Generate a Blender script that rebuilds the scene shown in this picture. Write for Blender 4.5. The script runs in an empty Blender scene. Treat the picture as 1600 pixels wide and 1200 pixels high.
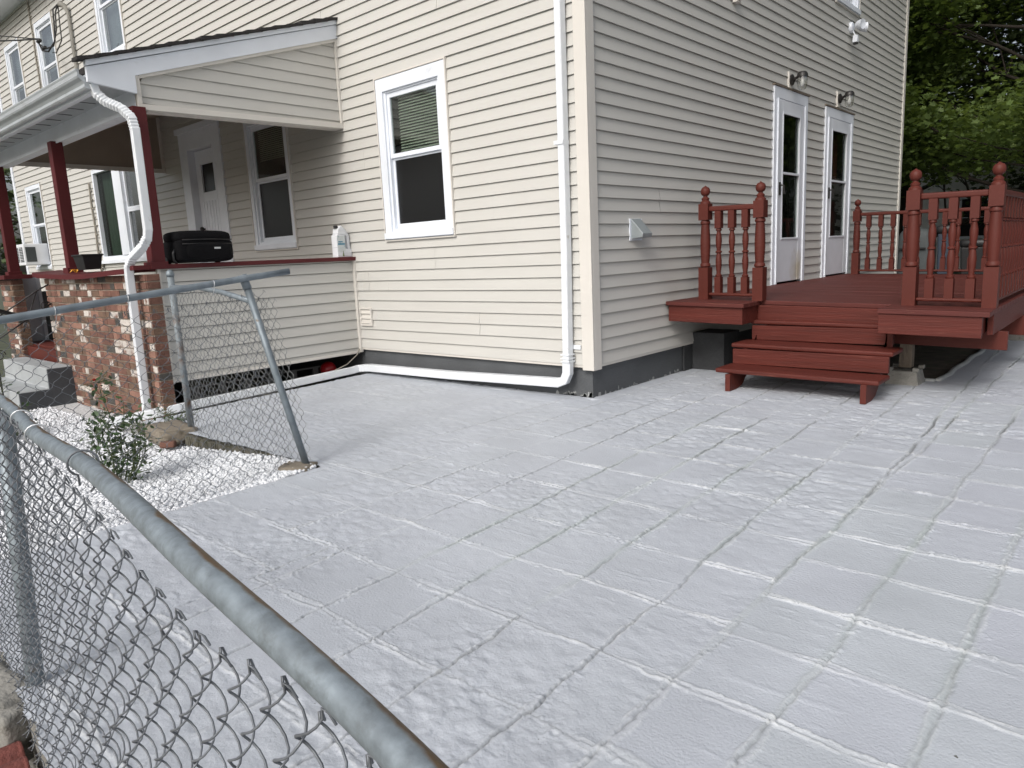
import bpy, bmesh, math, random
import numpy as np
from mathutils import Vector, Matrix
rng = random.Random(7)
nr = np.random.default_rng(11)
S = bpy.context.scene
R = math.radians

# ------------------------------------------------------------------ camera
CAMP = Vector((3.3471, -4.6896, 1.1785))
yaw, pit, rol = -0.73459, -0.1773, -0.04727
f = Vector((math.sin(yaw)*math.cos(pit), math.cos(yaw)*math.cos(pit), math.sin(pit)))
r0 = Vector((math.cos(yaw), -math.sin(yaw), 0)); u0 = r0.cross(f)
rt = math.cos(rol)*r0 + math.sin(rol)*u0
up = -math.sin(rol)*r0 + math.cos(rol)*u0
cd = bpy.data.cameras.new('camera'); co = bpy.data.objects.new('camera', cd); S.collection.objects.link(co)
cd.sensor_width = 36; cd.lens = 1124.03/1600*36; cd.clip_start = .05; cd.clip_end = 2000
M3 = Matrix((rt, up, -f)).transposed()
co.matrix_world = Matrix.Translation(CAMP) @ M3.to_4x4()
S.camera = co

# ------------------------------------------------------------------ light
SUN_EL, SUN_AZ = R(40), R(170)        # azimuth measured clockwise from +y
w = bpy.data.worlds.new('World'); S.world = w; w.use_nodes = True
nt = w.node_tree; bg = nt.nodes['Background']
sky = nt.nodes.new('ShaderNodeTexSky'); sky.sky_type = 'NISHITA'; sky.sun_disc = False
sky.sun_elevation = SUN_EL; sky.sun_rotation = SUN_AZ
sky.air_density = 1.0; sky.dust_density = 6.0; sky.ozone_density = 1.0
hs = nt.nodes.new('ShaderNodeHueSaturation'); hs.inputs['Saturation'].default_value = .5
nt.links.new(sky.outputs[0], hs.inputs['Color']); nt.links.new(hs.outputs[0], bg.inputs[0])
bg.inputs[1].default_value = 0.15
sd = bpy.data.lights.new('sun', 'SUN'); sd.energy = 1.3; sd.angle = R(18); sd.color = (1, .99, .975)
so = bpy.data.objects.new('sun', sd); S.collection.objects.link(so)
sv = Vector((math.sin(SUN_AZ)*math.cos(SUN_EL), math.cos(SUN_AZ)*math.cos(SUN_EL), math.sin(SUN_EL)))
so.rotation_euler = sv.to_track_quat('Z', 'Y').to_euler()
S.view_settings.view_transform = 'Standard'; S.view_settings.look = 'None'
S.view_settings.exposure = -0.02; S.view_settings.gamma = 1
S.render.engine = 'CYCLES'
S.cycles.max_bounces = 6; S.cycles.transparent_max_bounces = 12

# ------------------------------------------------------------------ materials
def mat(name, col, rough=.6, var=.12, vs=6., bump=0., bs=40., metal=0., spec=.5, col2=None, c2s=3., c2t=.55, stretch=None, c2w=.1):
    m = bpy.data.materials.new(name); m.use_nodes = True
    n = m.node_tree.nodes; l = m.node_tree.links; b = n['Principled BSDF']
    b.inputs['Roughness'].default_value = rough; b.inputs['Metallic'].default_value = metal
    b.inputs['Specular IOR Level'].default_value = spec
    tc = n.new('ShaderNodeTexCoord'); out = tc.outputs['Object']
    if stretch:
        mp = n.new('ShaderNodeMapping'); mp.inputs['Scale'].default_value = stretch
        l.new(out, mp.inputs[0]); out = mp.outputs[0]
    nz = n.new('ShaderNodeTexNoise'); nz.inputs['Scale'].default_value = vs; nz.inputs['Detail'].default_value = 6
    l.new(out, nz.inputs['Vector'])
    mr = n.new('ShaderNodeMapRange'); mr.inputs['From Min'].default_value = .25; mr.inputs['From Max'].default_value = .75
    mr.inputs['To Min'].default_value = 1-var; mr.inputs['To Max'].default_value = 1+var
    l.new(nz.outputs[0], mr.inputs[0])
    mx = n.new('ShaderNodeMix'); mx.data_type = 'RGBA'; mx.blend_type = 'MULTIPLY'; mx.inputs[0].default_value = 1
    mx.inputs[6].default_value = (*col, 1); l.new(mr.outputs[0], mx.inputs[7])
    c = mx.outputs[2]
    if col2:
        n2 = n.new('ShaderNodeTexNoise'); n2.inputs['Scale'].default_value = c2s; n2.inputs['Detail'].default_value = 8
        n2.inputs['Roughness'].default_value = .65
        l.new(out, n2.inputs['Vector'])
        r2 = n.new('ShaderNodeMapRange'); r2.inputs['From Min'].default_value = c2t; r2.inputs['From Max'].default_value = c2t+c2w
        l.new(n2.outputs[0], r2.inputs[0])
        m2 = n.new('ShaderNodeMix'); m2.data_type = 'RGBA'; l.new(r2.outputs[0], m2.inputs[0])
        l.new(c, m2.inputs[6]); m2.inputs[7].default_value = (*col2, 1); c = m2.outputs[2]
    l.new(c, b.inputs['Base Color'])
    if bump:
        nb = n.new('ShaderNodeTexNoise'); nb.inputs['Scale'].default_value = bs; nb.inputs['Detail'].default_value = 8
        l.new(out, nb.inputs['Vector'])
        bp = n.new('ShaderNodeBump'); bp.inputs['Strength'].default_value = min(1, bump); bp.inputs['Distance'].default_value = .01
        l.new(nb.outputs[0], bp.inputs['Height']); l.new(bp.outputs[0], b.inputs['Normal'])
    return m
def glass(name, tint, refl=.12, rough=.02):
    m = bpy.data.materials.new(name); m.use_nodes = True
    n = m.node_tree.nodes; l = m.node_tree.links; n.remove(n['Principled BSDF'])
    o = n['Material Output']; t = n.new('ShaderNodeBsdfTransparent'); t.inputs[0].default_value = (*tint, 1)
    g = n.new('ShaderNodeBsdfGlossy'); g.inputs['Roughness'].default_value = rough
    lw = n.new('ShaderNodeLayerWeight'); lw.inputs[0].default_value = .25
    mr = n.new('ShaderNodeMapRange'); mr.inputs['To Min'].default_value = refl*.5; mr.inputs['To Max'].default_value = min(.9, refl*4)
    l.new(lw.outputs['Facing'], mr.inputs[0])
    mx = n.new('ShaderNodeMixShader'); l.new(mr.outputs[0], mx.inputs[0]); l.new(t.outputs[0], mx.inputs[1]); l.new(g.outputs[0], mx.inputs[2])
    l.new(mx.outputs[0], o.inputs[0]); return m

CREAM = (.525, .517, .486)
m_sid = mat('vinyl_siding', CREAM, .5, .04, 1.3, .05, 60, stretch=(1, 1, 6), col2=(.545, .52, .475), c2s=1.1, c2t=.56, c2w=.3)
m_trim = mat('cream_trim', (.62, .595, .55), .5, .04, 2)
m_white = mat('white_trim', (.74, .78, .84), .45, .05, 4, col2=(.55, .58, .6), c2s=5, c2t=.62, c2w=.15)
m_gutter = mat('white_aluminum', (.72, .75, .78), .3, .05, 5, col2=(.5, .5, .48), c2s=9, c2t=.66, c2w=.06)
m_found = mat('grey_foundation_paint', (.080, .086, .092), .75, .18, 3, .5, 60)
m_dark = mat('dark_interior', (.012, .012, .012), .9)
m_room = mat('room_interior', (.09, .085, .08), .9)
m_gut = mat('shaded_gutter_aluminum', (.42, .45, .47), .28, .08, 5, col2=(.3, .31, .31), c2s=6, c2t=.6, c2w=.1)  # white gutter's grey shade and reflections put into a darker base colour
m_shade = mat('porch_inner_shade', (.30, .25, .2), .7, .08, 3)  # brown shadow of the porch interior put into the base colour
m_red = mat('red_deck_paint', (.088, .0185, .0125), .55, .16, 2.2, .12, 60, spec=.28, col2=(.13, .034, .024), c2s=7, c2t=.60, c2w=.25)
m_redb = mat('red_board_paint', (.089, .018, .0125), .55, .22, 2.5, .35, 8, spec=.28, stretch=(.8, 14, 14), col2=(.15, .045, .032), c2s=4, c2t=.60, c2w=.12)
m_redfloor = mat('red_deck_floor', (.088, .021, .017), .6, .25, 3, .35, 6, spec=.3, col2=(.15, .055, .04), c2s=4, c2t=.58, c2w=.12, stretch=(.7, 10, 10))
m_redpost = mat('red_porch_paint', (.085, .014, .016), .55, .12, 3, .1, 40, spec=.28)
m_wood = mat('old_grey_wood', (.16, .13, .10), .85, .3, 5, .8, 30, stretch=(6, 6, 1))
m_conc = mat('rough_concrete', (.25, .245, .225), .9, .3, 9, 1., 45, col2=(.10, .09, .07), c2s=12, c2t=.58)
m_step = mat('grey_step_paint', (.33, .35, .36), .7, .12, 5, .4, 40, col2=(.2, .21, .21), c2s=9, c2t=.62)
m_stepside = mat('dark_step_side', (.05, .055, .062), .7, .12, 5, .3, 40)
m_galv = mat('galvanized_pipe', (.20, .235, .26), .5, .25, 14, .06, 80, metal=.35, col2=(.14, .11, .08), c2s=7, c2t=.66, c2w=.06)
m_wire = mat('galvanized_wire', (.155, .168, .185), .5, .3, 20, metal=.4)
m_wirel = mat('lit_galvanized_wire', (.22, .23, .23), .5, .3, 20, metal=.4)  # lit copy of the wire, brightness against the dark cavity put into colour
m_tie = mat('aluminum_tie', (.6, .62, .64), .35, .1, metal=.6)
m_shingle = mat('black_shingle', (.028, .026, .026), .95, .4, 40, 1, 150)
m_glass = glass('window_glass', (.75, .8, .78), .13)
m_glasss = glass('storm_glass', (.7, .74, .72), .045)
m_glassd = glass('screened_glass', (.17, .18, .22), .085, .3)
m_glassb = glass('reflecting_glass', (.8, .85, .85), .26)
m_blind = mat('window_blind', (.70, .71, .60), .6, .05)
m_curtain = mat('grey_curtain', (.42, .43, .44), .9, .15, 8, stretch=(8, 8, 1))
m_gcurtain = mat('green_curtain', (.10, .14, .11), .9, .3, 8, stretch=(14, 14, .5))
m_tan = mat('tan_curtain', (.38, .33, .26), .9, .25, 8, stretch=(14, 14, .5))
m_maroon = mat('maroon_curtain', (.12, .03, .02), .9, .25, 8, stretch=(14, 14, .5))
m_black = mat('black_plastic', (.012, .012, .013), .5, .2, 5)
m_fabric = mat('black_fabric', (.006, .006, .007), .85, .2, 30, .2, 300, spec=.12)
m_mort = mat('mortar', (.40, .35, .29), .95, .15, 8, .6, 80)
m_bricks = [mat('red_brick', (.148, .072, .052), .9, .35, 10, .7, 60, col2=(.2, .12, .09), c2s=9, c2t=.6, c2w=.2), mat('brown_brick', (.15, .092, .062), .9, .35, 10, .7, 60),
            mat('grey_brick', (.060, .056, .050), .9, .3, 10, .7, 60), mat('white_brick', (.52, .48, .44), .9, .25, 14, .7, 60, col2=(.17, .09, .065), c2s=13, c2t=.50, c2w=.12),
            mat('pink_brick', (.24, .13, .095), .9, .35, 10, .7, 60)]
m_gravel = mat('white_marble_chips', (.68, .70, .73), .75, .3, 45, col2=(.36, .36, .36), c2s=24, c2t=.62, c2w=.1)
m_gbase = mat('gravel_bed', (.52, .53, .54), .95, .4, 60, 1, 90)
m_dirt = mat('packed_dirt', (.12, .105, .08), .95, .4, 8, 1, 30, col2=(.09, .1, .06), c2s=6, c2t=.55)
m_leaf = mat('maple_leaf', (.105, .155, .045), .5, .45, 1.3, col2=(.14, .19, .05), c2s=1.5, c2t=.54)
def translucent(m, f, c):
    n = m.node_tree.nodes; l = m.node_tree.links; t = n.new('ShaderNodeBsdfTranslucent'); t.inputs[0].default_value = (*c, 1)
    x = n.new('ShaderNodeMixShader'); x.inputs[0].default_value = f; l.new(n['Principled BSDF'].outputs[0], x.inputs[1]); l.new(t.outputs[0], x.inputs[2]); l.new(x.outputs[0], n['Material Output'].inputs[0])
translucent(m_leaf, .35, (.22, .30, .05))
m_leafd = mat('dark_leaf', (.075, .11, .04), .6, .5, 1.0)
m_bark = mat('tree_bark', (.035, .028, .022), .95, .3, 8, 1, 20)
m_rleaf = mat('rose_leaf', (.035, .07, .022), .45, .4, 20)
m_stem = mat('green_stem', (.06, .08, .03), .7, .2)
m_petal = mat('red_petal', (.35, .02, .012), .5, .2)
m_nwhite = mat('neighbour_siding', (.74, .74, .72), .6, .05)
m_nroof = mat('neighbour_roof', (.08, .08, .085), .9, .2, 20)
m_walk = mat('sidewalk_concrete', (.24, .23, .20), .9, .2, 4, .6, 70, col2=(.15, .15, .12), c2s=5, c2t=.58)
m_scallop = mat('red_edging_brick', (.15, .045, .036), .85, .3, 18, .8, 60)
m_jug = mat('white_jug_plastic', (.75, .77, .8), .4, .05, 8)
m_label = mat('jug_label', (.62, .66, .66), .5, .1, 20, col2=(.15, .32, .42), c2s=22, c2t=.56)
m_greenprint = mat('green_print', (.12, .17, .05), .6)
m_blueprint = mat('blue_print', (.12, .28, .38), .6)
m_redball = mat('red_ball', (.36, .012, .018), .35, .1)
m_yellow = mat('yellow_leaf', (.75, .38, .05), .6)
m_bluebin = mat('blue_bin', (.03, .042, .062), .5, .1)
m_dirtconc = mat('dirty_concrete', (.10, .095, .075), .95, .4, 9, 1., 45, col2=(.05, .05, .03), c2s=12, c2t=.5)
m_cover = mat('grey_grill_cover', (.05, .058, .06), .7, .2, 4, .5, 20)
m_ladder = mat('dull_aluminum', (.13, .13, .13), .7, .3)
m_lamp = mat('dark_bronze', (.018, .016, .015), .45, .2)
m_cable = mat('black_cable', (.012, .012, .012), .6)
m_gcable = mat('grey_cable', (.28, .26, .22), .7, .2)
m_mast = mat('grey_conduit', (.33, .32, .29), .6, .15)
m_asph = mat('distant_ground', (.07, .08, .05), .95, .3, 2)
m_vent = mat('dryer_vent_metal', (.30, .33, .34), .4, .15, metal=.3)
m_greybd = mat('grey_board_paint', (.40, .42, .45), .6, .06)
m_stain = mat('storm_door_panel', (.70, .73, .78), .45, .04)

# ------------------------------------------------------------------ mesh helpers
def link(o, parent=None):
    S.collection.objects.link(o)
    if parent is not None: o.parent = parent
    return o
class MB:
    def __init__(s): s.v = []; s.f = []; s.m = []
    def add(s, vs, fs, mi=0):
        b = len(s.v); s.v += [tuple(map(float, p)) for p in vs]
        s.f += [tuple(i+b for i in q) for q in fs]; s.m += [mi]*len(fs)
    def box(s, x0, x1, y0, y1, z0, z1, mi=0):
        x0, x1 = min(x0, x1), max(x0, x1); y0, y1 = min(y0, y1), max(y0, y1); z0, z1 = min(z0, z1), max(z0, z1)
        s.add([(x0,y0,z0),(x1,y0,z0),(x1,y1,z0),(x0,y1,z0),(x0,y0,z1),(x1,y0,z1),(x1,y1,z1),(x0,y1,z1)],
              [(0,3,2,1),(4,5,6,7),(0,1,5,4),(1,2,6,5),(2,3,7,6),(3,0,4,7)], mi)
    def hexa(s, p, mi=0):   # 8 pts, bottom 4 ccw, top 4 ccw
        s.add(p, [(0,3,2,1),(4,5,6,7),(0,1,5,4),(1,2,6,5),(2,3,7,6),(3,0,4,7)], mi)
    def prism(s, poly, axis, a, b, mi=0):
        def P(q, t):
            if axis == 'x': return (t, q[0], q[1])
            if axis == 'y': return (q[0], t, q[1])
            return (q[0], q[1], t)
        n = len(poly); vs = [P(q, a) for q in poly]+[P(q, b) for q in poly]
        s.add(vs, [tuple(range(n))[::-1], tuple(range(n, 2*n))]+[(i, (i+1) % n, n+(i+1) % n, n+i) for i in range(n)], mi)
    def tube(s, path, r, seg=8, mi=0, cap=True, shape=None):
        # shape: list of (a,b) cross-section offsets (overrides r)
        pts = [Vector(p) for p in path]; n = len(pts); rs = r if isinstance(r, (list, tuple)) else [r]*n
        base = len(s.v); prev = None
        for i, p in enumerate(pts):
            t = (pts[min(i+1, n-1)]-pts[max(i-1, 0)]).normalized()
            if prev is None:
                a = Vector((0, 0, 1)) if abs(t.z) < .8 else Vector((0, 1, 0))
                prev = (a - t*a.dot(t)).normalized()
            prev = (prev - t*prev.dot(t)).normalized(); q = t.cross(prev)
            sh = shape if shape else [(math.cos(2*math.pi*k/seg), math.sin(2*math.pi*k/seg)) for k in range(seg)]
            for a_, b_ in sh:
                o = p + (prev*a_ + q*b_)*(1 if shape else rs[i])
                if shape: o = p + (prev*a_ + q*b_)*rs[i]
                s.v.append(tuple(o))
        k = len(shape) if shape else seg
        for i in range(n-1):
            for j in range(k):
                a_ = base+i*k+j; b_ = base+i*k+(j+1) % k
                s.f.append((a_, b_, b_+k, a_+k)); s.m.append(mi)
        if cap:
            s.f.append(tuple(base+j for j in range(k))[::-1]); s.f.append(tuple(base+(n-1)*k+j for j in range(k))); s.m += [mi, mi]
    def lathe(s, prof, cx, cy, cz, seg=14, mi=0, ax='z'):
        base = len(s.v)
        for r_, z_ in prof:
            for k in range(seg):
                a = 2*math.pi*k/seg; q = (r_*math.cos(a), r_*math.sin(a), z_)
                if ax == 'x': q = (q[2], q[0], q[1])
                if ax == 'y': q = (q[0], q[2], q[1])
                s.v.append((cx+q[0], cy+q[1], cz+q[2]))
        for i in range(len(prof)-1):
            for k in range(seg):
                a = base+i*seg+k; b = base+i*seg+(k+1) % seg
                s.f.append((a, b, b+seg, a+seg)); s.m.append(mi)
        s.f.append(tuple(base+k for k in range(seg))[::-1]); s.f.append(tuple(base+(len(prof)-1)*seg+k for k in range(seg))); s.m += [mi, mi]
    def build(s, name, mats, parent=None, smooth=False, bevel=0., auto=False, segs=2):
        me = bpy.data.meshes.new(name); me.from_pydata(s.v, [], s.f)
        for m in (mats if isinstance(mats, (list, tuple)) else [mats]): me.materials.append(m)
        me.polygons.foreach_set('material_index', s.m)
        bm = bmesh.new(); bm.from_mesh(me); bmesh.ops.recalc_face_normals(bm, faces=bm.faces); bm.to_mesh(me); bm.free()
        if smooth: me.polygons.foreach_set('use_smooth', [True]*len(me.polygons))
        o = link(bpy.data.objects.new(name, me), parent)
        if auto:
            me.polygons.foreach_set('use_smooth', [True]*len(me.polygons)); me.set_sharp_from_angle(angle=R(38))
        if bevel:
            b = o.modifiers.new('bevel', 'BEVEL'); b.width = bevel; b.segments = segs; b.limit_method = 'ANGLE'; b.angle_limit = R(50)
        return o
def thing(name, label, cat, loc=(0, 0, 0), group=None):
    o = bpy.data.objects.new(name, None); S.collection.objects.link(o); o.location = loc; o.empty_display_size = .1
    o['label'] = label; o['category'] = cat
    if group: o['group'] = group
    return o
def tag(o, label, cat, group=None):
    o['label'] = label; o['category'] = cat
    if group: o['group'] = group
    return o
def struct(o, kind='structure'):
    o['kind'] = kind; return o
# wall planes: u along the wall, o outwards
PL = {'A': lambda u, o, z: (u, -o, z), 'B': lambda u, o, z: (o, u, z), 'S': lambda u, o, z: (-3.07+o, u, z), 'F': lambda u, o, z: (u, -2.17-o, z),
      'X': lambda u, o, z: (-7.36+o, u, z)}
def pbox(mb, pl, u0, u1, o0, o1, z0, z1, mi=0):
    a = PL[pl](u0, o0, z0); b = PL[pl](u1, o1, z1)
    mb.box(a[0], b[0], a[1], b[1], a[2], b[2], mi)
def pquad(mb, pl, pts, mi=0):
    mb.add([PL[pl](*p) for p in pts], [(0, 1, 2, 3)], mi)

E_ = .1016; Z0 = .2722
def siding(mb, pl, ua, ub, za, zb, holes=(), uL=None, uR=None, seams=True, lip=.019, seed=1):
    rr = random.Random(seed)
    n0 = int(math.floor((za-Z0)/E_+1e-6)); n1 = int(math.ceil((zb-Z0)/E_-1e-6))
    sm = {}
    for n in range(n0, n1):
        if (n//2) not in sm:
            sm[n//2] = sorted(rr.uniform(ua, ub) for _ in range(max(0, int((ub-ua)/3.6*(1 if pl == 'A' else .25)+rr.random()*.7)))) if seams else []
        zl = Z0+n*E_; cuts = {max(zl, za), min(zl+E_, zb)}
        if za < zl+E_-.006 < zb: cuts.add(zl+E_-.006)
        for h in holes:
            for z in (h[2], h[3]):
                if zl+1e-4 < z < zl+E_-1e-4 and za < z < zb: cuts.add(z)
        cuts = sorted(cuts)
        for c0, c1 in zip(cuts[:-1], cuts[1:]):
            if c1-c0 < 1e-4: continue
            L0 = uL(c0) if uL else ua; L1 = uL(c1) if uL else ua
            R0 = uR(c0) if uR else ub; R1 = uR(c1) if uR else ub
            segs = [[L0, L1, R0, R1]]
            for h in holes:
                if h[2] < (c0+c1)/2 < h[3]:
                    ns = []
                    for q in segs:
                        if h[1] <= min(q[0], q[1]) or h[0] >= max(q[2], q[3]): ns.append(q); continue
                        if h[0] > min(q[0], q[1]): ns.append([q[0], q[1], h[0], h[0]])
                        if h[1] < max(q[2], q[3]): ns.append([h[1], h[1], q[2], q[3]])
                    segs = ns
            for q in segs:
                us = [q[0]]+[u for u in sm[n//2] if q[0]+.15 < u < q[2]-.15 and not (uL or uR)]+[q[2]]
                for i in range(len(us)-1):
                    a0, b0 = us[i], us[i+1]
                    a1 = q[1] if i == 0 else a0; b1 = q[3] if i == len(us)-2 else b0
                    ex = .0009*(i % 2)
                    gv = (c0+c1)/2 > zl+E_-.006
                    fo = (lambda z: -.001) if gv else (lambda z: lip - (lip-.003)*(z-zl)/E_ + ex)
                    if i > 0:
                        a0 += .002; a1 += .002
                    pquad(mb, pl, [(a0, fo(c0), c0), (b0, fo(c0), c0), (b1, fo(c1), c1), (a1, fo(c1), c1)])
                    if gv: pquad(mb, pl, [(a0, -.001, c0), (b0, -.001, c0), (b0, .004, c0), (a0, .004, c0)])
                    if abs(c0-zl) < 1e-4 or c0 == za:
                        pquad(mb, pl, [(a0, -.006, c0), (b0, -.006, c0), (b0, fo(c0), c0)  , (a0, fo(c0), c0)])

# ================================================================== GROUND
g = MB(); g.add([(-300, -300, -.42), (300, -300, -.42), (300, 300, -.42), (-300, 300, -.42)], [(0, 1, 2, 3)])
struct(g.build('ground', m_asph))
g = MB(); g.box(-14, 16, -7.5, -4.36, -.5, -.27)
struct(g.build('sidewalk', m_walk))
g = MB(); g.box(-16, 12, 8.9, 30, -.3, -.03)
struct(g.build('yard', mat('yard_grass', (.06, .075, .03), .95, .4, 5, 1, 40)))
g = MB(); g.box(-.03, 2.15, 1.35, 9.2, -.3, -.035)
struct(g.build('soil_under_deck', m_dirt))
g = MB(); g.box(-7.4, -3.1, -2.15, -.02, -.4, -.13)
struct(g.build('soil_under_porch', m_dirt))

# ---- painted paver pad: real height field
def lat(seed): return np.random.default_rng(seed).random((257, 257))
def vn(x, y, sc, seed):
    L = lat(seed); X = x*sc+1000.3; Y = y*sc+1000.7; i = np.floor(X).astype(int); j = np.floor(Y).astype(int)
    fx = X-i; fy = Y-j; fx = fx*fx*(3-2*fx); fy = fy*fy*(3-2*fy); i %= 256; j %= 256
    return (L[i, j]*(1-fx)+L[i+1, j]*fx)*(1-fy)+(L[i, j+1]*(1-fx)+L[i+1, j+1]*fx)*fy
def fbm(x, y, sc, seed, o=4):
    t = 0; a = .5
    for k in range(o): t = t+a*(vn(x, y, sc*2**k, seed+k)-.5)*2; a *= .5
    return t
xs = np.concatenate([np.arange(-2.95, .5, .014), np.arange(.5, 3.7, .005), np.arange(3.7, 6.2, .03)])
ys = np.concatenate([np.arange(-4.75, -1.3, .0052), np.arange(-1.3, 1.8, .010), np.arange(1.8, 6, .03), np.arange(6, 12, .08)])
X, Y = np.meshgrid(xs, ys, indexing='ij')
wx = .016*fbm(X, Y, 2.2, 21)+.0075*fbm(X, Y, 11, 25, 4); wy = .016*fbm(X, Y, 2.2, 31)+.0075*fbm(X, Y, 11, 35, 4)
right = X > 2.425
cols_l = [-2.35, -1.6, -.85, -.2, .15, .50, .84, 1.17, 1.48, 1.79, 2.11]; cols_r = [2.725, 3.02, 3.32, 3.62, 3.92, 4.22, 4.52, 4.82, 5.12, 5.42, 5.72, 6.02]
rows_l = [-4.2, -3.82, -3.44, -3.08, -2.71, -2.33, -1.93, -1.53, -1.13, -.755, -.38, -.06, .26, .6, .95, 1.3]
rows_r = [-4.1, -3.78, -3.42, -3.08, -2.76, -2.445, -2.09, -1.765, -1.40, -1.07, -.745, -.43, -.10, .24, .55, .87]+[1.2+.32*k for k in range(26)]
slx = -.045*(Y+1.4)*(X > .7)
def dist(V, lines):
    d = np.full(V.shape, 9.); sg = np.zeros(V.shape)
    for c in lines:
        e = V-c; k = np.abs(e) < np.abs(d); d = np.where(k, e, d)
    return d
dx = np.where(right, dist(X+wx, cols_r+[2.43]), dist(X+wx-slx, cols_l+[2.43+0]))
dx = np.where(np.abs(X+wx-2.43-.02*(Y < -2.4)*(-Y-2.4)) < np.abs(dx), X+wx-2.43-.02*(Y < -2.4)*(-Y-2.4), dx)
dy = np.where(right, dist(Y+wy, rows_r), dist(Y+wy, rows_l))
big = (X < .84) & (Y < -3.1)                       # the larger smooth slabs by the fence
dxb = dist(X+wx, [-.25, .84]); dyb = dist(Y+wy, [-3.36, -3.86, -4.3])
dx = np.where(big, dxb, dx); dy = np.where(big, dyb, dy)
faint = .6+.4*np.clip((X+.3)/1.2, 0, 1)*np.clip((Y+4.8)/.8, 0, 1); faint = np.where(big, .9, faint)
sx = np.clip(.85+.8*fbm(X, Y, 1.1, 41, 3), .6, 1.3)*faint; sy = np.clip(.85+.8*fbm(X, Y, 1.1, 47, 3), .6, 1.3)*faint
N_hi = fbm(X, Y, 42, 201, 3); N_cr = fbm(X, Y, 75, 203, 2); N_md = fbm(X, Y, 7, 205, 3); N_lo = fbm(X, Y, 1.7, 209, 2)
def smooth(a, b_, v): t = np.clip((v-a)/(b_-a), 0, 1); return t*t*(3-2*t)
FIL_LIT = []; DRT_SHD = []
def joint(d, s, row, k):
    ww = np.clip(.011+.017*np.roll(N_md, 37*k, 0)+.007*N_hi, .005, .045)     # smeared filler band with ragged rims
    band = 1-smooth(ww*.75, ww*1.0+.003, np.abs(d))
    rim = np.exp(-((np.abs(d)-ww)/.0032)**2)*np.clip(.5+1.6*np.roll(N_md, 91*k, 1), 0, 1.4)
    ce = .014*np.roll(N_lo, 53*k, 0)+.010*np.roll(N_md, 17*k, 0)+.007*N_hi
    cm = smooth(-.30, -.02, np.roll(fbm(X, Y, 2.6, 215+k, 3), 11*k, 1)+(.0 if row else .08))
    crack = np.exp(-((d-ce)/(.0029+.0012*N_md))**2)*cm; wide = np.exp(-((d-ce)/(.0040+.0012*np.clip(Y+3.6, 0, 4)))**2)*cm
    FIL_LIT.append(s*np.clip(.22*band+1.0*rim, 0, 1)*(1.0 if row else .6)); rf = np.where(right & (Y < .3), .5, 1.); crack = crack*rf; DRT_SHD.append(s*wide*rf*(.22 if row else .9))  # row rims lightened, column cracks darkened: relief light and shade in the colour
    return s*(.0020*band+(.0058 if row else .0048)*rim-(.005 if row else .016)*crack)
H = joint(dx, sx, False, 1)+joint(dy, sy, True, 2)
H += .0022*fbm(X, Y, 1.6, 61, 3)
tex = np.where(right & (Y < .2), .18, 1.)*np.clip(.6+1.1*fbm(X, Y, 1.3, 71, 2), .08, 1.4)
H += .0085*tex*fbm(X*.9+.2*Y, Y*1.15, 21, 75, 3)
st = fbm(X*1.6+Y*.5, Y*9, 4.6, 81, 3); H += .0014*smooth(.36, .42, st)*smooth(-.05, .1, N_lo)
near = np.exp(-(np.minimum(np.abs(dx), np.abs(dy))/.04)**2)
H += .0050*near*smooth(.22, .42, N_cr)*smooth(-.05, .2, fbm(X, Y, 2.7, 91, 2))
H += np.where(big, .0022*fbm(X, Y, 55, 95, 3), 0)
Z = H - .05*np.clip(-(X+1.0)/2, 0, 1)*np.clip(-Y/2.2, 0, 1)
Z = Z - .012*np.clip(1-np.abs(X)/.1, 0, 1)*(Y < 0)*(Y > -.12)
nx, ny = X.shape; idx = np.arange(nx*ny).reshape(nx, ny)
cx_ = (X[:-1, :-1]+X[1:, 1:])/2; cy_ = (Y[:-1, :-1]+Y[1:, 1:])/2
edge = .012*(vn(cx_, cy_, 14, 99)-.5)*2
keep = ~((cx_ < -.25+edge) & (cy_ < -2.42+edge)) & ~((cx_ < -.024) & (cy_ > .024)) & ~((cx_ < 2.06+edge) & (cy_ > 1.92+edge)) & (cx_ > -2.925) & (cy_ > -4.262-.11*(cx_-1.0)+edge)
# the part of the pad running in under the deck next to the steps
q = np.stack([idx[:-1, :-1][keep], idx[1:, :-1][keep], idx[1:, 1:][keep], idx[:-1, 1:][keep]], 1)
used, inv = np.unique(q.ravel(), return_inverse=True); q = inv.reshape(-1, 4)
P3 = np.stack([X.ravel(), Y.ravel(), Z.ravel()], 1)[used]
me = bpy.data.meshes.new('paver_patio'); me.vertices.add(len(P3)); me.vertices.foreach_set('co', P3.ravel().astype(np.float32))
me.loops.add(q.size); me.loops.foreach_set('vertex_index', q.ravel().astype(np.int32))
me.polygons.add(len(q)); me.polygons.foreach_set('loop_start', np.arange(0, q.size, 4, dtype=np.int32))
me.polygons.foreach_set('use_smooth', np.ones(len(q), dtype=bool))
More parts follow.
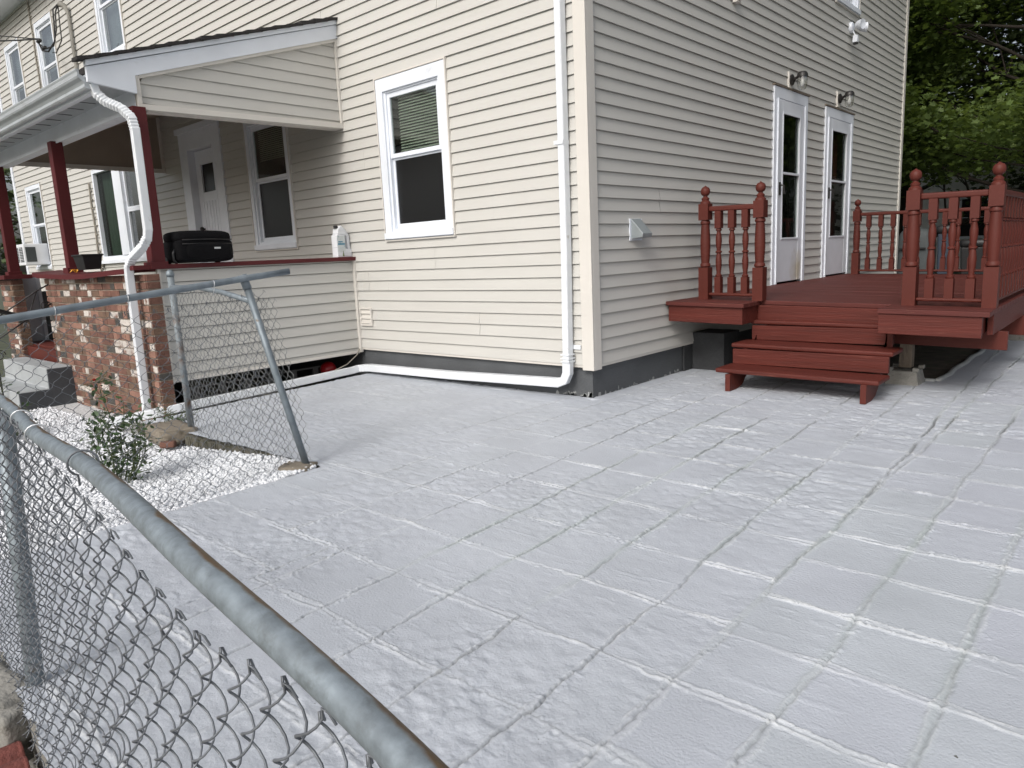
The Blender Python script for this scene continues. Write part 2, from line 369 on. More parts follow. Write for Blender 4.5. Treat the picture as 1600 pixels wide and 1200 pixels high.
# pigment attribute: pooled greenish filler in some joints / tinted stones
sid = np.sin(np.floor((X-2.43)/.3)*12.99+np.floor((Y+.1)/.33)*78.2)*43758.5; sid = sid-np.floor(sid)
tint = np.clip(np.exp(-((dx+.004)/.016)**2)*np.clip(fbm(X, Y, 1.1, 101, 2)*2+.1, 0, 1)*(X > 1.0)*.6, 0, 1)
at = me.attributes.new('joint', 'FLOAT', 'POINT'); at.data.foreach_set('value', tint.ravel()[used].astype(np.float32))
at = me.attributes.new('filler_light', 'FLOAT', 'POINT'); at.data.foreach_set('value', np.clip(FIL_LIT[0]+FIL_LIT[1], 0, 1).ravel()[used].astype(np.float32))  # pale filler plus painted light on the raised rims
at = me.attributes.new('dirt_shade', 'FLOAT', 'POINT'); at.data.foreach_set('value', np.clip(DRT_SHD[0]+DRT_SHD[1], 0, 1).ravel()[used].astype(np.float32))  # crack dirt plus painted shade, strongest in the column joints
at = me.attributes.new('stone', 'FLOAT', 'POINT'); at.data.foreach_set('value', np.where(right, sid, .5+.25*fbm(X, Y, 2, 111, 2)).ravel()[used].astype(np.float32))
me.update(); me.validate()
pad = link(bpy.data.objects.new('paver_patio', me)); struct(pad)
m = bpy.data.materials.new('patio_paint'); m.use_nodes = True; n = m.node_tree.nodes; l = m.node_tree.links; b = n['Principled BSDF']
b.inputs['Roughness'].default_value = .5; b.inputs['Specular IOR Level'].default_value = .35
a1 = n.new('ShaderNodeAttribute'); a1.attribute_name = 'joint'; a2 = n.new('ShaderNodeAttribute'); a2.attribute_name = 'stone'
tc = n.new('ShaderNodeTexCoord')
mA = n.new('ShaderNodeMix'); mA.data_type = 'RGBA'; mA.inputs[6].default_value = (.448, .482, .518, 1); mA.inputs[7].default_value = (.455, .480, .535, 1)
l.new(a2.outputs['Fac'], mA.inputs[0])
nz = n.new('ShaderNodeTexNoise'); nz.inputs['Scale'].default_value = 2.3; nz.inputs['Detail'].default_value = 9; nz.inputs['Roughness'].default_value = .6; l.new(tc.outputs['Object'], nz.inputs['Vector'])
mr = n.new('ShaderNodeMapRange'); mr.inputs[1].default_value = .3; mr.inputs[2].default_value = .7; mr.inputs[3].default_value = .91; mr.inputs[4].default_value = 1.07; l.new(nz.outputs[0], mr.inputs[0])
mB = n.new('ShaderNodeMix'); mB.data_type = 'RGBA'; mB.blend_type = 'MULTIPLY'; mB.inputs[0].default_value = 1; l.new(mA.outputs[2], mB.inputs[6]); l.new(mr.outputs[0], mB.inputs[7])
mC = n.new('ShaderNodeMix'); mC.data_type = 'RGBA'; mC.inputs[7].default_value = (.345, .40, .385, 1); l.new(a1.outputs['Fac'], mC.inputs[0]); l.new(mB.outputs[2], mC.inputs[6])
vo = n.new('ShaderNodeTexNoise'); vo.inputs['Scale'].default_value = 26; vo.inputs['Detail'].default_value = 3; l.new(tc.outputs['Object'], vo.inputs['Vector'])
ms = n.new('ShaderNodeMapRange'); ms.inputs[1].default_value = .76; ms.inputs[2].default_value = .79; l.new(vo.outputs[0], ms.inputs[0])
mD = n.new('ShaderNodeMix'); mD.data_type = 'RGBA'; mD.inputs[7].default_value = (.10, .10, .09, 1); l.new(ms.outputs[0], mD.inputs[0]); l.new(mC.outputs[2], mD.inputs[6])
a3 = n.new('ShaderNodeAttribute'); a3.attribute_name = 'filler_light'; a4 = n.new('ShaderNodeAttribute'); a4.attribute_name = 'dirt_shade'
f3 = n.new('ShaderNodeMath'); f3.operation = 'MULTIPLY'; f3.inputs[1].default_value = .75; l.new(a3.outputs['Fac'], f3.inputs[0])
mE = n.new('ShaderNodeMix'); mE.data_type = 'RGBA'; mE.inputs[7].default_value = (.68, .70, .71, 1); l.new(f3.outputs[0], mE.inputs[0]); l.new(mD.outputs[2], mE.inputs[6])
f4 = n.new('ShaderNodeMath'); f4.operation = 'MULTIPLY'; f4.inputs[1].default_value = .8; l.new(a4.outputs['Fac'], f4.inputs[0])
mF = n.new('ShaderNodeMix'); mF.data_type = 'RGBA'; mF.inputs[7].default_value = (.15, .16, .16, 1); l.new(f4.outputs[0], mF.inputs[0]); l.new(mE.outputs[2], mF.inputs[6])
l.new(mF.outputs[2], b.inputs['Base Color'])
nb = n.new('ShaderNodeTexNoise'); nb.inputs['Scale'].default_value = 110; nb.inputs['Detail'].default_value = 5; l.new(tc.outputs['Object'], nb.inputs['Vector'])
bp = n.new('ShaderNodeBump'); bp.inputs['Strength'].default_value = .6; bp.inputs['Distance'].default_value = .004; l.new(nb.outputs[0], bp.inputs['Height']); l.new(bp.outputs[0], b.inputs['Normal'])
me.materials.append(m)
# concrete body under the pad
g = MB()
g.prism([(-.235, -4.12), (-.235, -2.40), (7, -2.40), (7, -4.92)], 'z', -.4, -.03); g.box(-2.91, 7, -2.402, -.01, -.3, -.068); g.box(.0, 7, -.01, 1.9, -.3, -.03); g.box(2.1, 7, 1.9, 13, -.3, -.03)
struct(g.build('patio_base', m_conc))
g = MB(); n_ = 60
n_ = 160
for i in range(n_):    # ragged exposed kerb along the gravel bed
    a = -2.92+i*2.68/n_; b_ = a+2.68/n_; h0 = -.014-.05*min(1, max(0, -(a+1)/2)); t = .008*math.sin(i*.31)+.006*math.sin(i*.83+1)
    g.box(a, b_, -2.445+t, -2.40, -.2, h0+.003*math.sin(i*.47))
struct(g.build('patio_kerb', m_dirtconc))
g = MB()
for i in range(44):
    a = -4.12+i*1.72/44
    g.box(-.27+.008*math.sin(i*.7), -.23, a, a+1.72/44, -.2, -.004+rng.uniform(-.005, .001))
struct(g.build('patio_kerb', mat('painted_kerb', (.5, .51, .54), .6, .1, 6, .4, 50)))
# raised painted bead where the pad meets the soil beside the deck
g = MB(); g.tube([(2.065+.008*math.sin(y*9)+rng.uniform(-.004, .004), y, -.004) for y in np.arange(1.93, 8.8, .12)], .026, 8)
struct(g.build('patio_kerb', mat('kerb_bead', (.36, .38, .38), .7, .15, 6, .4, 50), smooth=True))
g = MB(); g.tube([(x, 1.925+rng.uniform(-.006, .006), -.004) for x in np.arange(.05, 2.08, .08)], .024, 8)
struct(g.build('patio_kerb', bpy.data.materials['kerb_bead'], smooth=True))

# ================================================================== HOUSE
house = thing('house', 'two storey cream clapboard house with white windows and dark grey foundation', 'house')
HZ = 6.0; HY = 8.78; HX = -14.4
winA = (-2.475, -1.478, 1.378, 2.905)
wins = [dict(n='A', pl='A', r=winA), dict(n='P', pl='A', r=(-5.02, -4.08, 1.37, 2.92)),
        dict(n='U', pl='A', r=(-8.98, -8.03, 4.33, 5.88)), dict(n='U', pl='A', r=(-11.77, -10.84, 4.0, 5.55)),
        dict(n='U', pl='A', r=(-13.62, -12.7, 4.0, 5.55)), dict(n='L', pl='A', r=(-13.72, -12.74, 1.32, 2.96)),
        dict(n='U', pl='A', r=(-2.45, -1.5, 4.3, 5.85)), dict(n='B', pl='B', r=(5.40, 6.34, 4.13, 5.68))]
bay = (-10.06, -8.0, 1.38, 2.88)
door = (-6.76, -5.62, .62, 3.0)
sd1 = (3.50, 4.52, .69, 2.88); sd2 = (5.14, 6.24, .69, 2.85)
g = MB(); siding(g, 'A', HX+.08, -.07, Z0, HZ, [w_['r'] for w_ in wins if w_['pl'] == 'A']+[bay, door], seed=4)
g.build('front_siding', m_sid, house)
g = MB(); siding(g, 'B', .07, HY-.06, Z0, HZ, [w_['r'] for w_ in wins if w_['pl'] == 'B']+[sd1, sd2], seed=5)
g.build('side_siding', m_sid, house)
# structural walls behind the siding (thin shells so openings stay hollow)
g = MB()
g.box(HX, HX+.02, .0, HY, -.3, HZ); g.box(HX, 0, HY-.02, HY, -.3, HZ)
g.build('rear_wall', m_sid, house)
g = MB(); g.box(HX+.02, -.025, .025, .20, -.35, Z0+.01); g.box(-.2, -.025, .2, HY-.02, -.35, Z0+.01)
rr_ = random.Random(44)
for i in range(46):
    onB = i % 2; c = rr_.uniform(.05, 1.5) if onB else -abs(rr_.gauss(0, .25))-.03; hh = rr_.uniform(.008, .035); ww_ = rr_.uniform(.008, .03); pts = []
    for k in range(9):
        a = 2*math.pi*k/9; q_ = rr_.uniform(.55, 1.1); u_, z_ = c+ww_*q_*math.cos(a), -.004+hh*.5+hh*q_*math.sin(a)
        pts.append((-.022, u_, z_) if onB else (u_, .022, z_))
    g.add(pts, [tuple(range(9))], 1)
g.build('foundation', [m_found, mat('pale_splash', (.30, .31, .31), .8, .2, 20)], house)
g = MB()  # starter strips and J-channels under the first course
g.box(HX+.1, -.07, -.012, .02, Z0-.022, Z0-.001); g.box(-.02, .012, .07, HY-.06, Z0-.022, Z0-.001)
g.build('starter_strip', m_trim, house)
g = MB()
def post(cx, cy, sx_, sy_, wd=.085, t=.028):
    # L-shaped vinyl corner post wrapping the corner
    a, b_ = sorted((cx+sx_*t, cx-sx_*wd)); c, d = sorted((cy+sy_*t, cy+sy_*0.0005))
    g.box(a, b_, c, d, Z0-.04, HZ)
    a, b_ = sorted((cx+sx_*t, cx+sx_*.0005)); c, d = sorted((cy+sy_*.0, cy-sy_*wd))
    g.box(a, b_, c, d, Z0-.04, HZ)
post(0, 0, 1, -1); g.build('corner_post', m_trim, house, bevel=.003)
g = MB(); g.box(-.005, .03, HY-.075, HY+.02, Z0-.04, HZ); g.box(-.09, -.005, HY-.0, HY+.03, Z0-.04, HZ); g.build('corner_post', m_trim, house, bevel=.003)
g = MB(); g.box(HX-.03, HX+.09, -.03, 0.0, Z0-.04, HZ); g.box(HX-.03, HX, 0, .09, Z0-.04, HZ); g.build('corner_post', m_white, house, bevel=.003)
# eaves and roof
g = MB(); g.box(HX-.35, .35, -.4, 0, HZ, HZ+.03); g.box(0, .35, 0, HY+.35, HZ, HZ+.03); g.box(HX-.35, .37, -.42, -.4, HZ-.02, HZ+.2); g.box(.35, .37, -.4, HY+.35, HZ-.02, HZ+.2)
g.build('eave', m_white, house)
g = MB(); ym = HY/2
g.prism([(-.46, HZ+.2), (ym, HZ+2.4), (HY+.46, HZ+.2), (HY+.46, HZ+.03), (-.46, HZ+.03)], 'x', HX-.37, .375)
g.build('roof', m_shingle, house)
g = MB(); g.box(HX+.1, -.3, .3, HY-.2, 3.1, 3.15); g.box(HX+.1, -.3, .3, HY-.2, .5, .55); g.build('room_floor', m_dark, house)

def frame(mb, pl, u0, u1, z0, z1, w_, o0, o1, wt=None, wb=None, mi=0):
    wt = w_ if wt is None else wt; wb = w_ if wb is None else wb
    pbox(mb, pl, u0, u0+w_, o0, o1, z0, z1, mi); pbox(mb, pl, u1-w_, u1, o0, o1, z0, z1, mi)
    if wt: pbox(mb, pl, u0+w_, u1-w_, o0, o1, z1-wt, z1, mi)
    if wb: pbox(mb, pl, u0+w_, u1-w_, o0, o1, z0, z0+wb, mi)
def recess(pl, u0, u1, z0, z1, parent, depth=.5, m_=None):
    g = MB(); t = .02
    pbox(g, pl, u0-t, u1+t, -depth-t, -depth, z0-t, z1+t)
    pbox(g, pl, u0-t, u0, -depth, -.03, z0, z1); pbox(g, pl, u1, u1+t, -depth, -.03, z0, z1)
    pbox(g, pl, u0-t, u1+t, -depth, -.03, z1, z1+t); pbox(g, pl, u0-t, u1+t, -depth, -.03, z0-t, z0)
    return g.build('interior', m_ or m_room, parent)
def window(pl, r, kind):
    a, b_, z0, z1 = r; cw = .105 if kind in 'A' else .075
    g = MB()
    frame(g, pl, a+.012, b_-.012, z0+.004, z1-.012, cw-.012, -.05, .026, wt=.12 if kind == 'A' else .08, wb=.075)
    pbox(g, pl, a+.01, b_-.006, .026, .048, z0+.012, z0+.07)
    wo = g.build('window', m_white, house, bevel=.002)
    g = MB(); frame(g, pl, a-.004, b_+.004, z0-.01, z1+.006, .014, -.005, .033, wb=.012)
    g.build('j_channel', m_trim, wo)
    A, B_, Za, Zb = a+cw, b_-cw, z0+.075, z1-(.12 if kind == 'A' else .08)
    zm = Za+(Zb-Za)*.53 if kind != 'U' else Za+(Zb-Za)*.5
    g = MB(); frame(g, pl, A, B_, Za, Zb, .028, -.055, .006)
    frame(g, pl, A+.028, B_-.028, zm-.004, Zb-.028, .038, -.035, -.008, wt=.045, wb=.04)
    frame(g, pl, A+.028, B_-.028, Za+.028, zm-.004, .03, -.055, -.03, wt=.02, wb=.05)
    g.build('sash', m_white, wo, bevel=.002)
    gu = MB(); pbox(gu, pl, A+.06, B_-.06, -.024, -.021, zm+.03, Zb-.07); gu.build('pane', m_glass if kind in 'AP' else m_glassb, wo)
    gl = MB(); pbox(gl, pl, A+.05, B_-.05, -.043, -.040, Za+.07, zm-.02); gl.build('pane', m_glassd if kind in 'AP' else m_glassb, wo)
    recess(pl, A+.002, B_-.002, Za+.002, Zb-.002, wo)
    g = MB(); rr = random.Random(int(a*100))
    if kind in ('A', 'P'):
        zb_ = Za+.1 if kind == 'A' else zm+.22; z = Zb-.04
        s0 = .13 if kind == 'A' else .10
        while z > zb_:
            o = -.062; q = rr.uniform(-.001, .001)
            mb_ = [(A+s0, o-.011, z+.010), (B_-.035, o-.011, z+.010+q), (B_-.035, o+.011, z-.010+q), (A+s0, o+.011, z-.010)]
            pquad(g, pl, mb_); z -= .0262 if kind == 'A' else .022
        g.build('blinds', m_blind, wo)
    elif kind == 'U' or kind == 'B':
        nfold = 22; zt = Zb; zbm = zm-.02 if a < -10 else Za
        if kind == 'B': zbm = Za+.0
        for i in range(nfold):
            ua = A+(B_-A)*i/nfold; ub = A+(B_-A)*(i+1)/nfold; o1, o2 = (-.13, -.115) if i % 2 else (-.115, -.13)
            pquad(g, pl, [(ua, o1, zbm), (ub, o2, zbm), (ub, o2, zt), (ua, o1, zt)])
        g.build('curtain', m_curtain if kind == 'U' else m_room, wo)
    elif kind == 'L':
        pquad(g, pl, [(A, -.1, Za+.5), (B_, -.1, Za+.5), (B_, -.1, Zb), (A, -.1, Zb)]); g.build('curtain', m_gcurtain, wo)
    return wo
for w_ in wins: window(w_['pl'], w_['r'], w_['n'])
# triple unit with green curtain behind the porch
a, b_, z0, z1 = bay
g = MB(); frame(g, 'A', a, b_, z0, z1, .06, -.05, .03, wb=.09); pbox(g, 'A', -9.15, -8.84, -.05, .05, z0+.09, z1-.06); pbox(g, 'A', a-.02, b_+.02, .03, .07, z0-.03, z0+.03)
bo = g.build('picture_window', m_white, house, bevel=.002)
g = MB(); pbox(g, 'A', a+.06, -9.15, -.03, -.027, z0+.09, z1-.06); g.build('pane', m_glasss, bo)
g = MB(); pbox(g, 'A', -8.84, b_-.06, -.03, -.027, z0+.09, z1-.06); g.build('pane', m_glassb, bo)
g = MB(); frame(g, 'A', -8.84, b_-.06, z0+.09, 2.16, .035, -.026, .0); frame(g, 'A', -8.84, b_-.06, 2.162, z1-.06, .035, -.026, .0); g.build('sash', m_white, bo)
recess('A', a+.07, b_-.07, z0+.1, z1-.07, bo)
g = MB()
for i in range(20):
    u = a+.1+i*.042; pquad(g, 'A', [(u, -.10-(i % 2)*.03, z0+.1), (u+.042, -.13+(i % 2)*.03, z0+.1), (u+.042, -.13+(i % 2)*.03, z1-.07), (u, -.10-(i % 2)*.03, z1-.07)])
g.build('curtain', m_gcurtain, bo)
# front door under the porch roof
g = MB(); a, b_, z0, z1 = door
frame(g, 'A', a, b_, z0, z1, .22, -.02, .03, wt=.24, wb=0); pbox(g, 'A', a-.03, b_+.03, .03, .06, z1-.02, z1+.05); frame(g, 'A', a+.2, b_-.2, z0, z1-.22, .03, -.12, .035, wb=0)
dfr = g.build('front_door_frame', m_white, house, bevel=.003)
g = MB(); L, Rr, zt = a+.235, b_-.235, z1-.26
Ws = (L+.14, Rr-.1, 2.2, 2.56)
pbox(g, 'A', L, Ws[0], -.10, -.06, z0, zt); pbox(g, 'A', Ws[1], Rr, -.10, -.06, z0, zt); pbox(g, 'A', Ws[0], Ws[1], -.10, -.06, Ws[3], zt); pbox(g, 'A', Ws[0], Ws[1], -.10, -.06, z0, Ws[2])
for k in range(6): pbox(g, 'A', L+.10+k*.08, L+.135+k*.08, -.06, -.052, z0+.3, 2.08)
dr = g.build('front_door', m_white, dfr, bevel=.004)
g = MB(); pbox(g, 'A', Ws[0], Ws[1], -.09, -.085, Ws[2], Ws[3]); g.build('door_pane', m_glassd, dfr)
g = MB(); pbox(g, 'A', Ws[0]-.1, Ws[1]+.1, -.14, -.12, Ws[2]-.1, Ws[3]+.1); g.build('interior', m_dark, dfr)
p = PL['A'](L+.07, -.03, 1.72); g = MB(); g.lathe([(.0, -.03), (.028, -.028), (.03, 0), (.012, .01), (.01, .03)], p[0], p[1], p[2], 12, ax='y'); g.build('deadbolt', m_lamp, dfr, smooth=True)
g = MB(); g.lathe([(.0, -.02), (.03, -.01), (.03, .02), (0, .03)], p[0], p[1]-.01, p[2]-.13, 12, ax='y'); g.build('door_knob', m_lamp, dfr, smooth=True)
# two storm doors on the deck side
m_stain1 = mat('stained_storm_door_panel', (.70, .73, .78), .45, .04)
_n = m_stain1.node_tree.nodes; _l = m_stain1.node_tree.links; _b = _n['Principled BSDF']; _tc = _n.new('ShaderNodeTexCoord')
_v = _n.new('ShaderNodeVectorMath'); _v.operation = 'DISTANCE'; _v.inputs[1].default_value = (.03, 4.28, .84); _l.new(_tc.outputs['Object'], _v.inputs[0])
_z = _n.new('ShaderNodeTexNoise'); _z.inputs['Scale'].default_value = 7; _z.inputs['Detail'].default_value = 8; _l.new(_tc.outputs['Object'], _z.inputs['Vector'])
_a = _n.new('ShaderNodeMath'); _a.operation = 'MULTIPLY_ADD'; _a.inputs[1].default_value = -.35; _l.new(_z.outputs[0], _a.inputs[0]); _l.new(_v.outputs['Value'], _a.inputs[2])
_r = _n.new('ShaderNodeMapRange'); _r.inputs[1].default_value = .10; _r.inputs[2].default_value = -.15; _r.inputs[3].default_value = 0; _r.inputs[4].default_value = .75; _l.new(_a.outputs[0], _r.inputs[0])
_m = _n.new('ShaderNodeMix'); _m.data_type = 'RGBA'; _m.inputs[7].default_value = (.42, .36, .22, 1); _l.new(_r.outputs[0], _m.inputs[0])
_l.new(_b.inputs['Base Color'].links[0].from_socket, _m.inputs[6]); _l.new(_m.outputs[2], _b.inputs['Base Color'])
def storm(r, cur, bulge):
    a, b_, z0, z1 = r; g = MB(); frame(g, 'B', a+.004, b_-.004, z0+.004, z1-.004, .085, -.03, .03, wt=.12, wb=0)
    for s_ in (a+.085, b_-.115): pbox(g, 'B', s_, s_+.03, .0, .045, z0+.01, z1-.13)
    fr = g.build('storm_door_frame', m_white, house, bevel=.003)
    g = MB(); L, Rr, zb, zt = a+.12, b_-.12, z0+.03, z1-.13; gl0, gl1 = zb+.50, zt-.14
    pbox(g, 'B', L, L+.13, -.005, .03, zb, zt); pbox(g, 'B', Rr-.13, Rr, -.005, .03, zb, zt)
    pbox(g, 'B', L+.13, Rr-.13, -.005, .03, gl1, zt); pbox(g, 'B', L+.13, Rr-.13, -.005, .028, zb, gl0)
    zm = gl0+(gl1-gl0)*.53
    frame(g, 'B', L+.12, Rr-.12, gl0-.012, gl1+.012, .022, .03, .037); pbox(g, 'B', L+.14, Rr-.14, .0, .036, zm-.013, zm+.013)
    g.build('storm_door', m_stain1 if cur == 1 else m_stain, fr, bevel=.003)
    g = MB(); pbox(g, 'B', L+.13, Rr-.13, .008, .011, gl0, gl1); g.build('pane', m_glasss, fr)
    recess('B', L+.10, Rr-.10, gl0-.03, gl1+.03, fr, .35, m_dark)
    g = MB()
    for i in range(14):
        u = L+.12+i*.045
        if cur == 2 and i in (0, 1, 2, 7): continue
        if cur == 1 and i not in (5, 6, 7, 12): continue
        pquad(g, 'B', [(u, -.10-(i % 2)*.03, gl0 if cur == 1 else zm), (u+.045, -.13+(i % 2)*.03, gl0 if cur == 1 else zm), (u+.045, -.13+(i % 2)*.03, gl1), (u, -.10-(i % 2)*.03, gl1)], 0 if i < 9 else 1)
    g.build('curtain', [m_tan if cur == 2 else m_gcurtain, m_maroon if cur == 2 else m_gcurtain], fr)
    g = MB(); p = (.03, L+.055, 1.78)
    g.box(p[0], p[0]+.012, p[1]-.018, p[1]+.018, p[2]-.07, p[2]+.07); g.tube([(p[0]+.01, p[1], p[2]+.04), (p[0]+.05, p[1], p[2]+.03), (p[0]+.055, p[1]+.01, p[2]-.06)], .011, 8)
    g.build('door_handle', m_lamp, fr, auto=True)
    g = MB(); pbox(g, 'B', a-.01, b_+.03, 0, .04, z1-.002, z1+.016); g.build('drip_cap_shade', m_wood, fr)  # dark tone stands in for the shaded gap above the door
storm(sd1, 1, 0); storm(sd2, 2, 1)

# ================================================================== FRONT PORCH
porch = thing('front_porch', 'covered front porch with red posts, brick half wall and lean-to shingle roof', 'porch', (-5.2, -1.1, 0))
def P_(o):   # parent keeping world coords
    o.parent = porch; o.matrix_parent_inverse = Matrix.Translation((5.2, 1.1, 0)); return o
XL = -7.36
g = MB(); siding(g, 'S', -2.035, -.03, .235, 1.2, seams=False, lip=.015)
P_(g.build('half_wall_siding', m_sid))
g = MB(); g.box(-3.12, -3.071, -2.04, -.02, .24, 1.19); P_(g.build('half_wall', m_shade))
g = MB(); pbox(g, 'S', -2.06, -2.03, 0, .03, .2, 1.2); pbox(g, 'S', -.035, -.004, 0, .045, .22, 1.2); pbox(g, 'S', -2.03, -.035, 0, .02, .21, .235); P_(g.build('corner_trim', m_trim, bevel=.002))
# brick
def bricks(g, pl, ua, ub, za, zb, seed, L=.2, hh=.0655):
    rr = random.Random(seed); z = zb; k = 0
    while z > za:
        u = ub-(0 if k % 2 else rr.uniform(.05, .1))
        uu = ub
        while uu > ua+.02:
            ln = rr.choice((.1, .1, .2, .2, .2)) if not (uu == ub and k % 2) else .1
            un = max(ua, uu-ln); mi = rr.choices(range(5), (.36, .20, .11, .18, .17))[0]
            jo = rr.uniform(-.002, .002)
            pbox(g, pl, un+.0045, uu-.0045, .0, .012+jo, max(za, z-hh+.0055), z-.0055, mi); uu -= ln
        z -= hh; k += 1
for nm, xa, xb, zb_, sd_ in (('brick_wall', -5.66, -3.0, 1.165, 3), ('brick_pier', -7.42, -6.9, 1.165, 8)):
    g = MB(); g.box(xa+.004, xb-.004, -2.168, -2.06, -.4, zb_-.004, 5)
    bricks(g, 'F', xa, xb, -.35, zb_, sd_)
    # return side of the pier
    rr = random.Random(sd_+4); z = zb_; k = 0
    while z > -.35:
        mi = rr.choices(range(5), (.5, .25, .1, .07, .08))[0]
        g.box(xb-.006, xb+.006, -2.178+.004, -2.065, max(-.35, z-.0655+.005), z-.005, mi); z -= .0655
    P_(g.build(nm, m_bricks+[m_mort], bevel=.002, segs=1))
# caps
g = MB(); g.box(-3.16, -3.015, -2.26, .028, 1.198, 1.238); P_(g.build('rail_cap', m_redpost, bevel=.006))
g = MB(); n_ = 14
for i in range(n_):
    xa = -5.72+i*(2.6)/n_; xb = xa+2.6/n_
    za_ = 1.17+.028*math.sin((i/n_)*math.pi)**2*-1+.018*(i < 1); zb2 = 1.17+.028*math.sin(((i+1)/n_)*math.pi)**2*-1
    g.hexa([(xa, -2.27, za_), (xb, -2.27, zb2), (xb, -1.99, zb2+.03), (xa, -1.99, za_+.03), (xa, -2.27, za_+.045), (xb, -2.27, zb2+.045), (xb, -1.99, zb2+.06), (xa, -1.99, za_+.06)])
P_(g.build('rail_cap', m_redpost))
g = MB(); g.box(-7.48, -6.8, -2.27, -1.98, 1.17, 1.22); g.box(-7.45, -7.30, -1.98, 0, 1.18, 1.22); P_(g.build('rail_cap', m_redpost, bevel=.004))
# posts
for xa in (-3.13, -5.19, -7.33):
    g = MB(); g.box(xa, xa+.11, -2.095, -1.985, 1.2, 2.52); g.box(xa-.02, xa+.125, -2.12, -1.97, 1.2, 1.262)
    P_(g.build('porch_post', m_redpost, bevel=.004))
# floor, dark sheet for the far opening, grey board
g = MB(); g.box(-7.4, -3.12, -2.06, -.02, .3, .38); g.box(-6.89, -5.67, -2.13, -2.062, -.1, .36); P_(g.build('porch_floor', m_red, bevel=.004))
g = MB(); g.box(-7.42, -7.30, -1.97, -1.77, .38, 1.18); g.box(-7.3, -7.27, -1.82, -1.78, .38, 1.18); P_(g.build('grey_board', m_greybd, bevel=.003))
g = MB(); g.box(-7.42, -7.36, -1.765, -.02, .38, 1.0); P_(g.build('far_dark_opening', m_cover))  # added dark sheet standing in for the open, dark far side
# beam, soffit, fascia, gable
g = MB(); g.box(XL, -3.09, -2.035, -1.90, 2.515, 2.70); g.box(XL, -3.09, -2.045, -2.036, 2.50, 2.535)
P_(g.build('front_beam', m_white, bevel=.004))
g = MB(); g.box(XL-.9, -3.05, -2.33, -2.036, 2.665, 2.675)
for i in range(16): g.box(-3.5-i*.31, -3.492-i*.31, -2.25, -2.08, 2.6615, 2.6649, 1)
P_(g.build('soffit', [m_gut, m_dark]))
def roofz(y): return 3.56+(y+.03)*(3.56-2.825)/(2.376-.03)
g = MB(); siding(g, 'S', -2.03, -.03, 2.555, 3.42, seams=False, lip=.014, uL=lambda z: max(-2.0, min(-.05, (z-3.40)/.3135-.03)))
P_(g.build('gable_siding', m_sid))
g = MB(); g.prism([(-2.03, 2.51), (-.02, 2.56), (-.02, 3.45), (-2.03, 2.8)], 'x', -3.12, -3.072); P_(g.build('gable_wall', m_shade))
g = MB()
g.hexa([(-3.07, -2.035, 2.50), (-3.035, -2.035, 2.50), (-3.035, -.0, 2.535), (-3.07, -.0, 2.535), (-3.07, -2.035, 2.545), (-3.035, -2.035, 2.545), (-3.035, 0, 2.585), (-3.07, 0, 2.585)])
g.hexa([(-3.19, -1.95, 2.497), (-3.0705, -1.95, 2.497), (-3.0705, -.0, 2.53), (-3.19, -.0, 2.53), (-3.19, -1.95, 2.53), (-3.0705, -1.95, 2.53), (-3.0705, 0, 2.57), (-3.19, 0, 2.57)])
g.box(-3.069, -3.034, -2.035, -2.0, 2.545, 2.765); g.box(-3.069, -3.034, -.035, -.0, 2.585, 3.395)
g.hexa([(-3.069, -2.0, 2.745), (-3.034, -2.0, 2.745), (-3.034, -.035, 3.365), (-3.069, -.035, 3.365), (-3.069, -2.0, 2.775), (-3.034, -2.0, 2.775), (-3.034, -.035, 3.395), (-3.069, -.035, 3.395)])
P_(g.build('gable_trim', m_trim, bevel=.002))
g = MB()
g.prism([(-2.40, 2.665), (-2.035, 2.62), (-2.035, 2.76), (-.0, 3.405), (0, 3.53), (-2.40, 2.775)], 'x', -3.06, -3.025)
g.prism([(-2.405, 2.78), (0, 3.535), (0, 3.575), (-2.405, 2.82)], 'x', -3.06, -3.008)
g.box(XL-.9, -3.062, -2.362, -2.34, 2.60, 2.745); g.box(XL-.9, -3.14, -2.339, -2.29, 2.615, 2.65)
P_(g.build('fascia', m_white, bevel=.002))
g = MB()  # roof deck + shingle courses
for i in range(17):
    ya = -2.47+i*.145; yb = ya+.17
    if yb > -.01: yb = -.01
    za, zb2 = roofz(ya), roofz(yb)
    j = rng.uniform(-.006, .006)
    g.hexa([(-3.10, ya, za+.012), (-2.985+j, ya, za+.012), (-2.985+j, yb, zb2+.001), (-3.10, yb, zb2+.001), (-3.10, ya, za+.044+j), (-2.985+j, ya, za+.040+j), (-2.985+j, yb, zb2+.024), (-3.10, yb, zb2+.024)])
    if ya > -2.4: g.hexa([(XL-.9, ya, za-.03), (-3.101, ya, za-.03), (-3.101, yb, zb2-.03), (XL-.9, yb, zb2-.03), (XL-.9, ya, za-.008), (-3.101, ya, za-.008), (-3.101, yb, zb2-.02), (XL-.9, yb, zb2-.02)])
g.hexa([(XL-.9, -2.37, roofz(-2.37)-.075), (-3.105, -2.37, roofz(-2.37)-.075), (-3.105, -.01, roofz(-.01)-.075), (XL-.9, -.01, roofz(-.01)-.075), (XL-.9, -2.37, roofz(-2.37)-.035), (-3.105, -2.37, roofz(-2.37)-.035), (-3.105, -.01, roofz(0)-.035), (XL-.9, -.01, roofz(0)-.035)])
P_(g.build('shingle_roof', m_shingle))
g = MB(); g.hexa([(XL, -1.9, 2.72), (-3.12, -1.9, 2.72), (-3.12, -.02, 3.3), (XL, -.02, 3.3), (XL, -1.9, 2.74), (-3.12, -1.9, 2.74), (-3.12, -.02, 3.32), (XL, -.02, 3.32)])
P_(g.build('porch_ceiling', m_shade))
